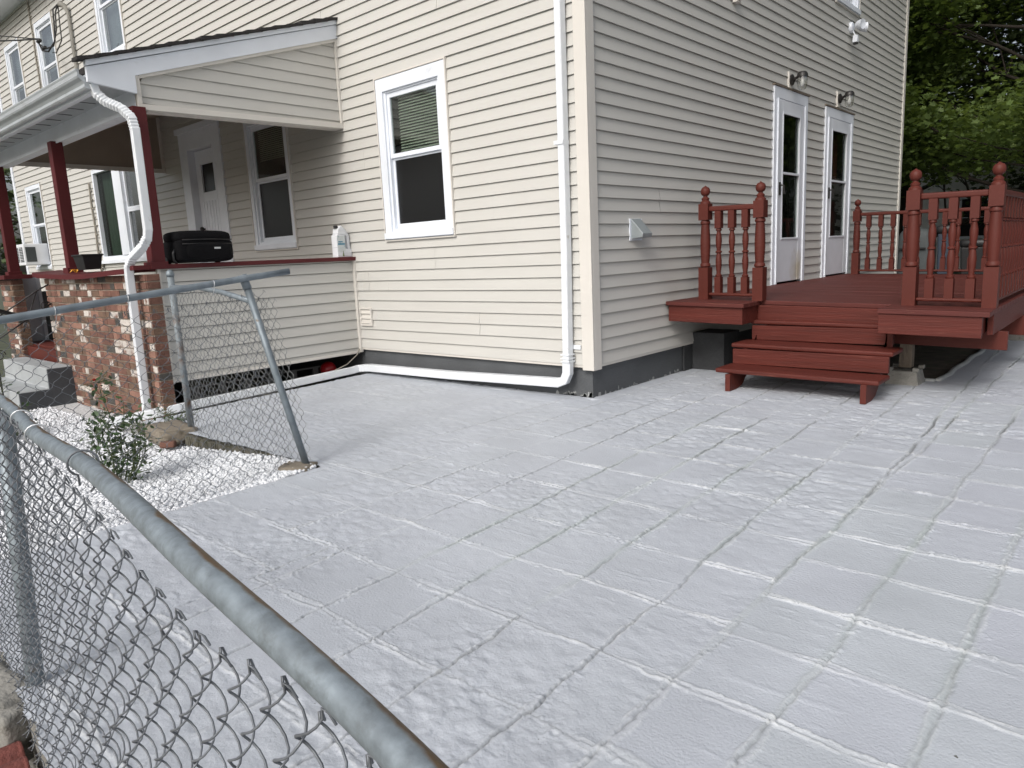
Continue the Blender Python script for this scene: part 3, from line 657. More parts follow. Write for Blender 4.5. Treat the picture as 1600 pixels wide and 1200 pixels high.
g = MB(); g.prism([(-2.03, 2.56), (-.02, 2.60), (-.02, 3.4), (-2.03, 2.76)], 'x', XL, XL+.05); P_(g.build('far_gable', m_shade))
g = MB(); g.box(XL+.05, XL+.07, -2.03, -.01, 2.545, 2.60); g.box(XL+.05, XL+.07, -.05, -.01, 2.60, 3.3); P_(g.build('gable_trim', m_trim))
# K-style gutter
g = MB(); sec = [(-2.366, 2.62), (-2.405, 2.62), (-2.415, 2.632), (-2.412, 2.655), (-2.425, 2.678), (-2.452, 2.694), (-2.460, 2.708), (-2.452, 2.716), (-2.455, 2.738), (-2.463, 2.752), (-2.463, 2.760), (-2.440, 2.760), (-2.44, 2.72), (-2.38, 2.70), (-2.366, 2.745)]
g.prism(sec, 'x', XL-.9, -3.07); P_(g.build('gutter', m_gut))
# downspout of the porch
SEC = [(-.5, -.34), (-.42, -.42), (.42, -.42), (.5, -.34), (.5, .34), (.42, .42), (-.42, .42), (-.5, .34)]
def spout(path, sz, corr=()):
    # densify, add ribs inside corrugated ranges
    pts = [Vector(p) for p in path]; out = []; rad = []
    for i in range(len(pts)-1):
        d = (pts[i+1]-pts[i]).length; n_ = max(1, int(d/.012)) if i in corr else 1
        for k in range(n_): out.append(pts[i].lerp(pts[i+1], k/n_)); rad.append(sz*(1.08 if (i in corr and k % 2) else .93 if i in corr else 1))
    out.append(pts[-1]); rad.append(sz)
    return out, rad
g = MB()
pa = [(-3.09, -2.345, 2.66), (-3.085, -2.33, 2.595), (-3.05, -2.285, 2.535), (-2.965, -2.20, 2.475), (-2.90, -2.16, 2.40), (-2.882, -2.152, 2.30), (-2.875, -2.158, 1.52), (-2.885, -2.165, 1.46), (-2.93, -2.19, 1.39), (-3.06, -2.24, 1.30), (-3.115, -2.255, 1.23), (-3.13, -2.255, 1.14), (-3.18, -2.245, .0), (-3.19, -2.25, -.05)]
p, rd = spout(pa, .064, (1, 2, 3, 4, 7, 8, 9)); g.tube(p, rd, mi=0, shape=SEC)
ds = g.build('porch_downspout', m_gutter); tag(ds, 'white downspout zigzagging from porch gutter down the corner of the brick wall', 'downspout')
g = MB(); pa = [(-3.29, -2.55, -.12), (-3.2, -2.42, -.105), (-3.12, -2.30, -.085), (-3.03, -2.2, -.065), (-2.985, -2.05, -.052), (-2.985, -1.0, -.022), (-2.975, -.22, .005), (-2.965, -.13, .015), (-2.92, -.085, .02), (-2.84, -.07, .025), (-1.6, -.07, .04), (-.5, -.07, .07), (-.30, -.07, .075), (-.235, -.07, .10), (-.205, -.07, .16), (-.20, -.07, .26)]
pa = [(x-(.01 if x < -2.95 else 0), y, z+.045) for x, y, z in pa]
p, rd = spout(pa, .075, ()); g.tube(p, rd, shape=SEC)
pa2 = [(-.20, -.07, .29), (-.198, -.07, .38), (-.185, -.065, 1.2), (-.16, -.06, HZ-.1)]
g.tube(pa2, .072, shape=SEC)
for z in (.30, .325, .355): g.box(-.243, -.157, -.112, -.03, z, z+.010)
g.box(-.26, -.1, -.028, -.018, .40, .435); g.box(-.24, -.15, -.108, -.03, 2.0, 2.03)
ds2 = g.build('house_downspout', m_gutter); tag(ds2, 'long white downspout on the house corner turning to run along the foundation', 'downspout')

# conduit and cable in the inside corner
g = MB(); g.tube([(-3.03, -.05, .26), (-3.02, -.10, .2), (-3.0, -.25, .12), (-2.99, -.42, .08), (-2.98, -.50, -.0)], .006, 6)
tag(g.build('cable', m_gcable, smooth=True), 'thin grey cable in the inside corner, looping out below the siding', 'cable')
# louvre vent low on the front wall
vt = thing('louver_vent', 'small cream louvered vent beside the inside corner near the ground', 'vent', (-2.9, -.02, .6))
g = MB(); frame(g, 'A', -3.0, -2.80, .51, .705, .02, .012, .038)
o = g.build('vent_frame', m_trim, vt, bevel=.003); o.matrix_parent_inverse = Matrix.Translation((2.9, .02, -.6))
g = MB()
for k in range(3): z = .535+k*.052; g.hexa([(-2.98, -.016, z), (-2.82, -.016, z), (-2.82, -.034, z), (-2.98, -.034, z), (-2.98, -.014, z+.046), (-2.82, -.014, z+.046), (-2.82, -.018, z+.046), (-2.98, -.018, z+.046)])
o = g.build('louver', m_trim, vt); o.matrix_parent_inverse = Matrix.Translation((2.9, .02, -.6))
# dryer vent hood
dv = thing('dryer_vent', 'grey metal dryer vent hood on the side wall near the corner', 'vent', (0, .63, 1.34))
IV = Matrix.Translation((0, -.63, -1.34))
g = MB(); g.box(.012, .022, .545, .735, 1.25, 1.43); o = g.build('vent_plate', m_white, dv); o.matrix_parent_inverse = IV
g = MB(); g.prism([(.022, 1.43), (.135, 1.305), (.13, 1.275), (.022, 1.265)], 'y', .565, .715); o = g.build('vent_hood', m_vent, dv, bevel=.003); o.matrix_parent_inverse = IV

# wall lamps
def wlamp(y, z, label):
    t = thing('wall_lamp', label, 'wall lamp', (0, y, z), group='jar lamps over the storm doors')
    g = MB(); g.box(.005, .028, -.042, .042, -.09, .075); g.build('mount_block', m_trim, t, bevel=.004)
    g = MB(); g.lathe([(.0, .032), (.05, .034), (.05, .045), (.03, .055), (.02, .062)], 0, 0, 0, 16, ax='x'); g.tube([(.05, 0, 0), (.10, 0, .02), (.125, 0, .03)], .014, 8)
    g.lathe([(.012, .062), (.035, .055), (.048, .035), (.05, .012), (.045, .01)], .135, 0, 0, 14); g.build('lamp_cap', m_lamp, t, auto=True)
    g = MB(); g.lathe([(.043, .010), (.046, -.02), (.044, -.07), (.030, -.10), (.012, -.108), (.0, -.109)], .135, 0, 0, 14); g.build('lamp_jar', glass_jar, t, auto=True)
    g = MB(); g.lathe([(.012, .01), (.014, -.02), (.022, -.05), (.014, -.072), (0, -.078)], .135, 0, 0, 10); g.build('bulb', m_jug, t, smooth=True)
    t.scale = (1.2, 1.2, 1.2)
glass_jar = glass('jar_glass', (.85, .85, .82), .22)
wlamp(3.95, 2.985, 'dark wall lamp with clear jar above the left storm door')
wlamp(5.60, 2.985, 'dark wall lamp with clear jar above the right storm door')
# security light under the upper window
t = thing('security_light', 'white twin head motion light with hanging sensor under the upper side window', 'security light', (0, 6.02, 3.93))
g = MB(); g.lathe([(.07, .004), (.07, .03), (.055, .05), (.02, .055)], 0, 0, 0, 16, ax='x'); g.build('base', m_white, t, auto=True)
for s_ in (-1, 1):
    g = MB(); g.lathe([(.028, 0), (.05, .03), (.062, .10), (.0, .085)], 0, 0, 0, 16)
    o = g.build('lamp_head', m_white, t, auto=True); o.location = (.09, .06*s_+.03, .01); o.rotation_euler = (R(-25*s_-10), R(95), 0)
g = MB(); g.tube([(.05, 0, -.05), (.09, -.02, -.12)], .008, 6); g.box(.06, .12, -.05, .01, -.20, -.115); g.box(.065, .115, -.045, .005, -.225, -.20, 1); g.build('sensor', [m_white, m_black], t, bevel=.004)
# small box high on side wall
g = MB(); g.box(.01, .06, 2.47, 2.56, 3.50, 3.58); g.box(.06, .075, 2.49, 2.54, 3.515, 3.565)
tag(g.build('junction_box', m_trim, bevel=.004), 'small cream junction box high on the side wall', 'junction box')

# service mast, wires, cables
g = MB(); g.tube([(-9.98, -.05, 2.9), (-9.98, -.05, 5.30), (-10.0, -.09, 5.40), (-10.05, -.14, 5.43)], [.026, .026, .04, .05], 10)
tag(g.build('service_mast', m_mast, auto=True), 'grey electrical service mast rising above the porch roof', 'mast')
g = MB()
def cat(a, b_, sag, n_=18): return [tuple(Vector(a).lerp(Vector(b_), t_/n_)+Vector((0, 0, -4*sag*(t_/n_)*(1-t_/n_)))) for t_ in range(n_+1)]
g.tube(cat((-10.55, -.35, 4.98), (-17.5, -3.6, 6.9), .35), .012, 6); g.tube(cat((-10.55, -.35, 4.98), (-17.5, -3.6, 7.1), .2), .009, 6)
g.tube([(-10.05, -.16, 5.42), (-10.12, -.22, 5.35), (-10.10, -.24, 5.1), (-10.05, -.28, 4.85), (-10.22, -.34, 4.72), (-10.45, -.35, 4.78), (-10.58, -.35, 4.93)], .013, 6)
g.tube([(-10.05, -.16, 5.42), (-10.03, -.22, 5.28), (-9.98, -.26, 5.0), (-10.08, -.3, 4.78), (-10.3, -.34, 4.78), (-10.55, -.35, 4.9)], .011, 6)
g.tube([(-10.05, -.16, 5.42), (-9.97, -.2, 5.1), (-9.93, -.22, 4.85), (-10.0, -.3, 4.66), (-10.15, -.3, 4.7)], .009, 6)
g.lathe([(0, -.05), (.03, -.05), (.03, .05), (0, .05)], -10.55, -.35, 4.95, 8, ax='x'); g.lathe([(0, -.05), (.025, -.05), (.025, .05), (0, .05)], -10.35, -.35, 4.80, 8, ax='x')
tag(g.build('service_drop', m_cable, smooth=True), 'black service drop wires looping from the mast toward the street', 'wire')
g = MB()
for x_, z0_, z1_ in ((-11.86, 3.2, 5.95),):
    g.tube([(x_+.01*math.sin(k*1.3), -.03, z0_+(z1_-z0_)*k/20) for k in range(21)], .014, 6)
    for k in range(1, 20): g.box(x_, x_+.06, -.035, -.018, z0_+(z1_-z0_)*k/20, z0_+(z1_-z0_)*k/20+.018)
tag(g.build('wall_cable', m_gcable), 'clipped cable running down between the two far upper windows', 'cable')
g = MB(); g.tube([(-10.22+.012*math.sin(k*1.3), -.035, .4+2.3*k/16) for k in range(17)], .016, 6)
for k in range(1, 16): g.box(-10.22, -10.16, -.035, -.018, .4+2.3*k/16, .42+2.3*k/16)
g.lathe([(.04, -.05), (.05, 0), (.03, .06), (0, .07)], -10.1, -.06, 1.35, 10)
tag(g.build('wall_cable', m_gcable), 'clipped cable running down beside the green curtained window', 'cable')
# air conditioner
t = thing('air_conditioner', 'white window air conditioner in the far lower window', 'air conditioner', (-13.22, -.2, 1.40))
g = MB(); g.box(-.30, .30, -.22, .20, .02, .42); g.build('housing', m_jug, t, bevel=.012)
for s_ in (-.26, .02):
    g = MB(); g.box(s_, s_+.22, -.226, -.2205, .08, .36); o = g.build('grille', m_lamp if 0 else m_cover, t)
    g = MB()
    for k in range(9): g.box(s_, s_+.22, -.232, -.2265, .10+k*.03, .108+k*.03)
    g.build('louver', m_jug, t)
g = MB(); g.box(.3005, .306, -.19, -.02, .08, .36); g.build('grille', m_cover, t)

# ================================================================== PORCH STUFF
# suitcase lying on the cap
t = thing('suitcase', 'black soft suitcase lying on its side on the red porch rail', 'suitcase', (-3.1, -1.63, 1.238))
t.rotation_euler = (0, 0, R(4))
def pillow(g, x0, x1, y0, y1, z0, z1, e=4., nu=28, nv=14, mi=0):
    base = len(g.v); cx, cy, cz = (x0+x1)/2, (y0+y1)/2, (z0+z1)/2; a, b_, c = (x1-x0)/2, (y1-y0)/2, (z1-z0)/2
    sp = lambda v: math.copysign(abs(v)**(2/e), v)
    for j in range(nv+1):
        ph = -math.pi/2+math.pi*j/nv
        for i in range(nu):
            th = 2*math.pi*i/nu; g.v.append((cx+a*sp(math.cos(ph))*sp(math.cos(th)), cy+b_*sp(math.cos(ph))*sp(math.sin(th)), cz+c*sp(math.sin(ph))))
    for j in range(nv):
        for i in range(nu):
            p, q_ = base+j*nu+i, base+j*nu+(i+1) % nu; g.f.append((p, q_, q_+nu, p+nu)); g.m.append(mi)
g = MB(); pillow(g, -.20, .13, -.27, .27, .005, .215, 6); pillow(g, -.20, .13, -.275, .275, .165, .285, 3.6); g.build('shell', m_fabric, t, smooth=True)
g = MB(); pillow(g, .06, .15, -.20, .22, .03, .17, 5); g.build('front_pocket', m_fabric, t, smooth=True)
g = MB(); g.tube([(.13, -.23, .20), (.133, 0, .205), (.13, .23, .20)], .005, 6); g.tube([(.128, -.232, .165), (.13, 0, .168), (.128, .232, .165)], .005, 6); g.build('zipper', m_black, t, smooth=True)
g = MB(); g.box(.149, .154, .045, .105, .118, .134); g.build('badge', m_tie, t, bevel=.002)
for y_ in (-.25, .22):
    g = MB(); g.lathe([(.0, -.02), (.03, -.02), (.03, .02), (0, .02)], -.12+0, y_, .03, 12, ax='y'); g.build('wheel', m_black, t, auto=True)
g = MB(); g.tube([(.05, -.265, .12), (.05, -.285, .09), (.05, -.285, .03), (.05, -.26, .0)], .012, 8); g.build('handle', m_black, t, smooth=True)
# jug
t = thing('plastic_jug', 'white plastic refill jug with blue label at the wall end of the rail', 'jug', (-3.10, -.12, 1.238)); t.rotation_euler = (0, 0, R(8)); t.scale = (.93, .93, .97)
g = MB()
# outline in (y,z) with a real handle hole, thickness along x
W = .085
body = [(-.10, 0), (.10, 0), (.105, .02), (.10, .09), (.06, .10), (.045, .12), (.045, .21), (.05, .235), (.03, .25), (-.10, .25), (-.105, .13), (-.10, .02)]
g.prism([(-.105, .0), (.11, .0), (.112, .085), (-.105, .10)], 'x', -W/2, W/2)
g.prism([(-.105, .10), (.022, .092), (.022, .235), (-.08, .245), (-.105, .225)], 'x', -W/2, W/2)
g.prism([(-.08, .245), (.022, .235), (.05, .23), (.02, .31), (-.02, .335), (-.07, .30)], 'x', -W/2, W/2)
g.prism([(.065, .087), (.105, .085), (.10, .225), (.05, .30), (.03, .305), (.05, .23), (.062, .215)], 'x', -W/2+.012, W/2-.012)
g.build('body', m_jug, t, bevel=.006, segs=2)
g = MB(); g.lathe([(.024, 0), (.024, .028), (.02, .032)], 0, -.065, .305, 14); g.build('cap', m_black, t, auto=True)
g = MB(); g.box(W/2+.0005, W/2+.002, -.095, .015, .06, .225); lo = g.build('paper_label', m_label, t)
g = MB(); g.box(W/2+.0025, W/2+.0035, -.092, .012, .13, .15); g.box(W/2+.0025, W/2+.0035, -.085, -.02, .158, .17); g.build('blue_band', m_blueprint, t)
g = MB(); g.prism([(-.035, .01), (-.01, .01), (-.02, .075)], 'x', W/2+.0025, W/2+.0035); g.build('green_mark', m_greenprint, t)
# black planter box + leaf on the brick cap
g = MB(); g.hexa([(-4.64, -2.16, 1.228), (-4.42, -2.16, 1.228), (-4.42, -2.02, 1.232), (-4.64, -2.02, 1.232), (-4.67, -2.18, 1.37), (-4.40, -2.18, 1.37), (-4.40, -2.0, 1.37), (-4.67, -2.0, 1.37)])
g.box(-4.68, -4.39, -2.19, -1.99, 1.362, 1.378)
tag(g.build('planter_box', m_black, bevel=.004), 'small black planter box on the brick wall cap', 'planter')
g = MB()
for k in range(5):
    a = k*1.3; c = Vector((-4.80+.03*math.cos(a), -2.14+.02*math.sin(a), 1.225)); d = Vector((math.cos(a*2), math.sin(a*2), .6)).normalized()*.035; e = Vector((-d.y, d.x, .01))
    g.add([c-d, c+e*.5+Vector((0, 0, .01)), c+d, c-e*.5+Vector((0, 0, .012))], [(0, 1, 2, 3)])
tag(g.build('fallen_leaf', m_yellow), 'orange crumpled leaf on the brick wall cap', 'leaf')
# ball, ladder in the cavity
g = MB(); g.lathe([(.085*math.sin(math.pi*k/12), -.085*math.cos(math.pi*k/12)) for k in range(13)], -3.28, -.30, .055, 20)
tag(g.build('red_ball', m_redball, smooth=True), 'shiny red ball in the dark gap under the porch', 'ball')
t = thing('ladder', 'dull aluminum ladder lying on its edge under the porch', 'ladder', (-3.35, -.95, 0))
g = MB(); g.box(-.02, .02, -.9, .65, .085, .10); g.build('side_rail', m_ladder, t)
g = MB(); g.box(-.02, .02, -.9, .65, -.02, -.005); g.build('side_rail', m_ladder, t)
for k in range(6):
    g = MB(); g.box(-.015, .015, -.8+k*.26, -.74+k*.26, -.006, .086); g.build('rung', m_ladder, t)
g = MB()
rr = random.Random(5)
for k in range(14):
    x, y = rr.uniform(-3.6, -3.2), rr.uniform(-1.9, -.8); s_ = rr.uniform(.03, .09)
    g.lathe([(0, -s_*.5), (s_*.8, -s_*.3), (s_, 0), (s_*.7, s_*.4), (0, s_*.5)], x, y, -.1, 7)
struct(g.build('rubble', m_conc), 'stuff')

# ================================================================== CONCRETE STEPS + RAIL
stp = thing('concrete_steps', 'grey painted concrete entry steps with dark side beside the brick wall', 'steps', (-6.0, -2.4, -.2))
IV = Matrix.Translation((6.0, 2.4, .2))
g = MB(); g.prism([(-2.18, -.4), (-2.18, .245), (-2.42, .245), (-2.425, .035), (-2.70, .035), (-2.705, -.4)], 'x', -6.8, -5.205); o = g.build('treads', m_step, stp, bevel=.012); o.matrix_parent_inverse = IV
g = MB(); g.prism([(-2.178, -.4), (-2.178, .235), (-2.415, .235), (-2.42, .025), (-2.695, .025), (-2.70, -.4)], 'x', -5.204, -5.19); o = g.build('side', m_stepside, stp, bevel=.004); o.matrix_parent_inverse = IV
t = thing('iron_handrail', 'thin black iron handrail with scroll beside the concrete steps', 'handrail', (0, 0, 0))
g = MB(); g.tube([(-5.5, -2.19, 1.10), (-5.53, -2.31, 1.035), (-5.55, -2.95, .62)], .008, 6); g.tube([(-5.5, -2.19, .90), (-5.55, -2.95, .42)], .008, 6); g.build('rail', m_lamp, t, smooth=True)
g = MB(); g.tube([(-5.55, -2.30, 1.03), (-5.53, -2.48, .62)], .006, 6); g.tube([(-5.53+.0, -2.24+.055*math.cos(a)*(1-a/14), .87+.06*math.sin(a)*(1-a/14)) for a in np.arange(0, 9, .4)], .005, 5)
g.tube([(-5.55, -2.75, .75), (-5.55, -2.75, -.2)], .009, 6); g.tube([(-5.55, -2.72+.055*math.cos(a)*(1-a/14), .40+.06*math.sin(a)*(1-a/14)) for a in np.arange(0, 9, .4)], .005, 5); g.build('scroll', m_lamp, t, smooth=True)
g = MB(); g.tube([(-5.75, -3.3, .62+.55), (-5.55, -2.85, .93), (-5.45, -2.45, .77)], .022, 8); g.build('grip', m_cable, t, smooth=True)

# ================================================================== WOODEN DECK
deck = thing('wooden_deck', 'barn red wooden deck with steps and turned balusters beside two storm doors', 'deck', (1.2, 3, 0))
IVD = Matrix.Translation((-1.2, -3, 0))
def D(o): o.parent = deck; o.matrix_parent_inverse = IVD; return o
def dz(x): return .70-.022*x
def dbox(g, x0, x1, y0, y1, h0, h1, mi=0):   # box following the deck fall
    g.hexa([(x0, y0, dz(x0)+h0), (x1, y0, dz(x1)+h0), (x1, y1, dz(x1)+h0), (x0, y1, dz(x0)+h0), (x0, y0, dz(x0)+h1), (x1, y0, dz(x1)+h1), (x1, y1, dz(x1)+h1), (x0, y1, dz(x0)+h1)], mi)
XR = 2.50
g = MB(); y = 1.5
dbox(g, .03, XR, 1.495, 1.64, -.035, 0)
y = 1.644
while y < 6.15:
    dbox(g, .035, XR+.0, y, min(y+.138, 6.16), -.035, rng.uniform(-.0015, .0015)); y += .1405
dbox(g, .02, .755, 1.125, 1.25, -.036, -.001); dbox(g, .02, .755, 1.254, 1.375, -.036, 0); dbox(g, .02, .755, 1.379, 1.491, -.036, 0)
dbox(g, 1.80, XR+.01, 1.105, 1.23, -.036, -.001); dbox(g, 1.80, XR+.0, 1.234, 1.365, -.036, 0); dbox(g, 1.80, XR, 1.369, 1.491, -.036, 0)
D(g.build('floor_boards', m_redfloor, bevel=.004))
g = MB(); dbox(g, .035, .735, 1.15, 1.188, -.18, -.037); dbox(g, .70, .735, 1.189, 1.50, -.18, -.037); D(g.build('platform_skirt', m_redb, bevel=.003))
g = MB(); dbox(g, 1.805, XR-.035, 1.12, 1.158, -.185, -.037); dbox(g, 1.81, 1.845, 1.159, 1.50, -.18, -.037); dbox(g, XR-.10, XR-.06, 1.159, 1.50, -.18, -.037); D(g.build('platform_skirt', m_redb, bevel=.003))
g = MB(); dbox(g, XR-.045, XR-.008, 1.40, 3.2, -.19, -.037); dbox(g, XR-.045, XR-.008, 3.204, 6.15, -.19, -.037); dbox(g, .04, XR-.05, 6.1, 6.14, -.19, -.037); D(g.build('rim_joist', m_redb, bevel=.003))
for q_ in ((1.2, XR+.05, 1.66, 1.70, -.33), (1.2, XR+.16, 2.9, 2.98, -.36), (.05, XR+.12, 5.0, 5.08, -.36)):
    g = MB(); dbox(g, *q_, -.19); D(g.build('support_beam', m_red, bevel=.003))
g = MB()
for x in np.arange(.3, 2.4, .4): dbox(g, x, x+.038, 1.52, 6.1, -.185, -.037)
D(g.build('floor_joists', m_wood))
# steps
X0, X1 = .72, 1.85
g = MB(); dbox(g, .736, 1.805, 1.46, 1.494, -.175, -.036); D(g.build('riser', m_redb, bevel=.003))
for i, (xa, xb, yn, z) in enumerate(((.70, 1.82, 1.395, .522), (.665, 1.925, 1.09, .352), (.665, 1.915, .79, .182))):
    t0 = .004*i; zl, zr = z, z-.012
    g = MB(); ye = yn+.30 if i else 1.46
    g.hexa([(xa, yn, zl-.036), (xb, yn, zr-.036), (xb, ye, zr-.036), (xa, ye, zl-.036), (xa, yn, zl), (xb, yn, zr), (xb, ye, zr), (xa, ye, zl)])
    D(g.build('tread', m_redb, bevel=.012, segs=3))
    if i < 2:
        g = MB(); yr = (1.13, .0)[0] if i else 1.425
        yr = 1.425 if i == 0 else 1.12
        g.box(xa+.022, xb-.022, yr-.045, yr-.011, z-.17, z-.046); D(g.build('riser', m_redb, bevel=.003))
for xa in (.765, 1.80):
    g = MB(); g.prism([(.765, .0), (.765, .14), (1.10, .14), (1.10, .31), (1.40, .31), (1.40, .47), (1.455, .47), (1.455, .36), (1.0, .02), (.90, .0)], 'x', xa, xa+.042)
    D(g.build('stringer', m_red, bevel=.003))
# balusters / newels
def sq(h, z0, z1, g, cx, cy, taper=0):
    g.box(cx-h, cx+h, cy-h, cy+h, z0, z1)
NP = [(.038, .292), (.046, .30), (.046, .318), (.037, .33), (.039, .36), (.044, .44), (.0445, .52), (.040, .62), (.036, .672), (.044, .68), (.044, .695), (.036, .71)]
NT = [(.046, .855), (.044, .872), (.030, .885), (.034, .897), (.034, .903), (.020, .915), (.019, .925), (.030, .93), (.039, .945), (.042, .962), (.039, .982), (.028, .998), (.012, 1.005), (.006, 1.012), (0, 1.014)]
def newel(x, y):
    g = MB(); b0 = len(g.v); sq(.046, -.0, .29, g, 0, 0); sq(.046, .712, .855, g, 0, 0)
    g.lathe(NP, 0, 0, 0, 18); g.lathe(NT, 0, 0, 0, 18)
    o = g.build('newel_post', m_red, auto=True); D(o)
    o.location = (x-0, y-0, dz(x)); return o
newel_proto = None
BP = [(r_*1.42, z_) for r_, z_ in [(.018, .205), (.020, .21), (.020, .222), (.014, .23), (.014, .25), (.0185, .30), (.0195, .35), (.0150, .40), (.013, .415), (.020, .422), (.020, .433), (.013, .44), (.0165, .48), (.0195, .52), (.0185, .56), (.0125, .60), (.0125, .61), (.019, .616), (.019, .625), (.015, .635)]]
g = MB(); sq(.0285, .04, .205, g, 0, 0); sq(.0285, .635, .80, g, 0, 0); g.lathe(BP, 0, 0, 0, 12)
bal0 = g.build('baluster', m_red, auto=True); D(bal0); balused = [False]
def baluster(x, y):
    o = bal0 if not balused[0] else link(bal0.copy(), deck)
    if balused[0]: o.matrix_parent_inverse = IVD
    balused[0] = True; o.location = (x, y, dz(x)); return o
YB = 6.05
nw = newel(.235, 1.47)
for x, y in ((.745, 1.47), (1.93, 1.47), (2.452, 1.47), (.18, YB), (2.452, 4.05), (2.452, YB)):
    o = link(nw.copy(), deck); o.matrix_parent_inverse = IVD; o.location = (x, y, dz(x))
for x in (.365, .49, .615): baluster(x, 1.47)
for x in (2.06, 2.19, 2.325): baluster(x, 1.47)
for i in range(1, 15): baluster(.18+i*.1515, YB)
for i in range(1, 18): baluster(2.452, 1.47+i*.1433)
for i in range(1, 14): baluster(2.452, 4.05+i*.1433)
def railx(x0, x1, y):
    for nm, h0, h1, hw in (('handrail', .785, .83, .034), ('bottom_rail', .035, .062, .030)):
        g = MB(); g.hexa([(x0, y-hw, dz(x0)+h0), (x1, y-hw, dz(x1)+h0), (x1, y+hw, dz(x1)+h0), (x0, y+hw, dz(x0)+h0), (x0, y-hw, dz(x0)+h1), (x1, y-hw, dz(x1)+h1), (x1, y+hw, dz(x1)+h1), (x0, y+hw, dz(x0)+h1)])
        D(g.build(nm, m_red, bevel=.012, segs=3))
def raily(x, y0, y1):
    z = dz(x)
    for nm, h0, h1, hw in (('handrail', .785, .83, .034), ('bottom_rail', .035, .062, .030)):
        g = MB(); g.box(x-hw, x+hw, y0, y1, z+h0, z+h1); D(g.build(nm, m_red, bevel=.012, segs=3))
railx(.28, .70, 1.47); railx(1.975, 2.407, 1.47); railx(.225, 2.407, YB); raily(2.452, 1.515, 4.005); raily(2.452, 4.095, 6.005)
# support post + footings
g = MB(); g.box(1.815, 1.91, 1.72, 1.81, .13, .50); D(g.build('support_post', m_wood, bevel=.006))
g = MB(); g.box(2.2, 2.29, 4.9, 4.99, .10, .48); D(g.build('support_post', m_wood, bevel=.006))
def pier(x, y, label):
    g = MB(); a, b_ = .13, .10
    g.hexa([(x-a, y-a, -.03), (x+a, y-a, -.03), (x+a, y+a, -.03), (x-a, y+a, -.03), (x-b_, y-b_, .11), (x+b_, y-b_, .11), (x+b_, y+b_, .11), (x-b_, y+b_, .11)])
    for sx_ in (-1, 1):
        for sy_ in (-1, 1): g.box(x+sx_*.095-.022, x+sx_*.095+.022, y+sy_*.095-.022, y+sy_*.095+.022, .11, .14)
    tag(g.build('pier_block', m_conc, bevel=.006), label, 'pier block', 'concrete blocks under the deck posts')
pier(1.86, 1.765, 'dark concrete pier block under the deck post next to the steps')
pier(2.245, 4.945, 'concrete pier block in the shade far under the deck')
g = MB(); g.box(-.0, .33, 1.66, 2.0, -.05, .36); g.box(-.02, .0, 1.5, 2.4, -.05, .3)
tag(g.build('masonry_block', mat('dark_block_paint', (.035, .037, .04), .8, .3, 6, .6, 40), bevel=.008), 'dark grey block pier against the foundation under the small platform', 'block')

# ================================================================== GRAVEL BED
def gz(x, y): return -.055-.12*np.clip(-(x+.6)/1.4, 0, 1)+.045*np.clip((np.asarray(y)+2.9)/.5, 0, 1)*np.clip((np.asarray(x)+3)/1., 0, 1)+.03*vn(np.asarray(x, float), np.asarray(y, float), 1.7, 301)
gx = np.arange(-8.2, -.2, .1); gy = np.arange(-4.5, -2.0, .1); GX, GY = np.meshgrid(gx, gy, indexing='ij'); GZ = gz(GX, GY)-.12*((GY > -2.46) & (GX > -3.0))-.12*(GX > -.28)
g = MB(); n1, n2 = GX.shape
g.v = [tuple(p) for p in np.stack([GX.ravel(), GY.ravel(), GZ.ravel()], 1)]
g.f = [(i*n2+j, (i+1)*n2+j, (i+1)*n2+j+1, i*n2+j+1) for i in range(n1-1) for j in range(n2-1)]; g.m = [0]*len(g.f)
struct(g.build('gravel_bed', m_gbase, smooth=True))
ico = bmesh.new(); bmesh.ops.create_icosphere(ico, subdivisions=1, radius=1); iv = np.array([v.co for v in ico.verts]); jf = np.array([[v.index for v in f_.verts] for f_ in ico.faces]); ico.free()
NS = 52000
px = nr.uniform(-1, 0, NS)
px = -.27-(-px)**1.3*5.4; py = nr.uniform(-4.42, -2.44, NS)
ok = ~((px < -5.15) & (py > -2.75) & (px > -6.85)) & ~((px < -3.1) & (py > -2.2)); px, py = px[ok], py[ok]; NS = len(px)
sz = nr.uniform(.005, .0125, NS)*np.where(nr.random(NS) > .95, 1.4, 1)
shp = iv[None]*(1+nr.uniform(-.28, .28, (NS, 12, 1)))*nr.uniform(.6, 1.25, (NS, 1, 3))*sz[:, None, None]
ang = nr.uniform(0, 6.28, NS); ca, sa = np.cos(ang)[:, None], np.sin(ang)[:, None]
tl = nr.uniform(-.6, .6, NS)[:, None]
y1, z1_ = shp[:, :, 1]*np.cos(tl)-shp[:, :, 2]*np.sin(tl), shp[:, :, 1]*np.sin(tl)+shp[:, :, 2]*np.cos(tl)
xx = shp[:, :, 0]*ca-y1*sa; yy = shp[:, :, 0]*sa+y1*ca
V = np.stack([xx+px[:, None], yy+py[:, None], z1_+gz(px, py)[:, None]+(sz*nr.uniform(.1, .9, NS))[:, None]], 2).reshape(-1, 3)
Fc = (jf[None]+(np.arange(NS)*12)[:, None, None]).reshape(-1, 3)
def npmesh(name, V, Fc, m_, parent=None):
    me = bpy.data.meshes.new(name); me.vertices.add(len(V)); me.vertices.foreach_set('co', V.ravel().astype(np.float32)); k = Fc.shape[1]
    me.loops.add(Fc.size); me.loops.foreach_set('vertex_index', Fc.ravel().astype(np.int32)); me.polygons.add(len(Fc))
    me.polygons.foreach_set('loop_start', np.arange(0, Fc.size, k, dtype=np.int32)); me.update(); me.validate(); me.materials.append(m_)
    return link(bpy.data.objects.new(name, me), parent)
struct(npmesh('gravel', V, Fc, m_gravel), 'stuff')

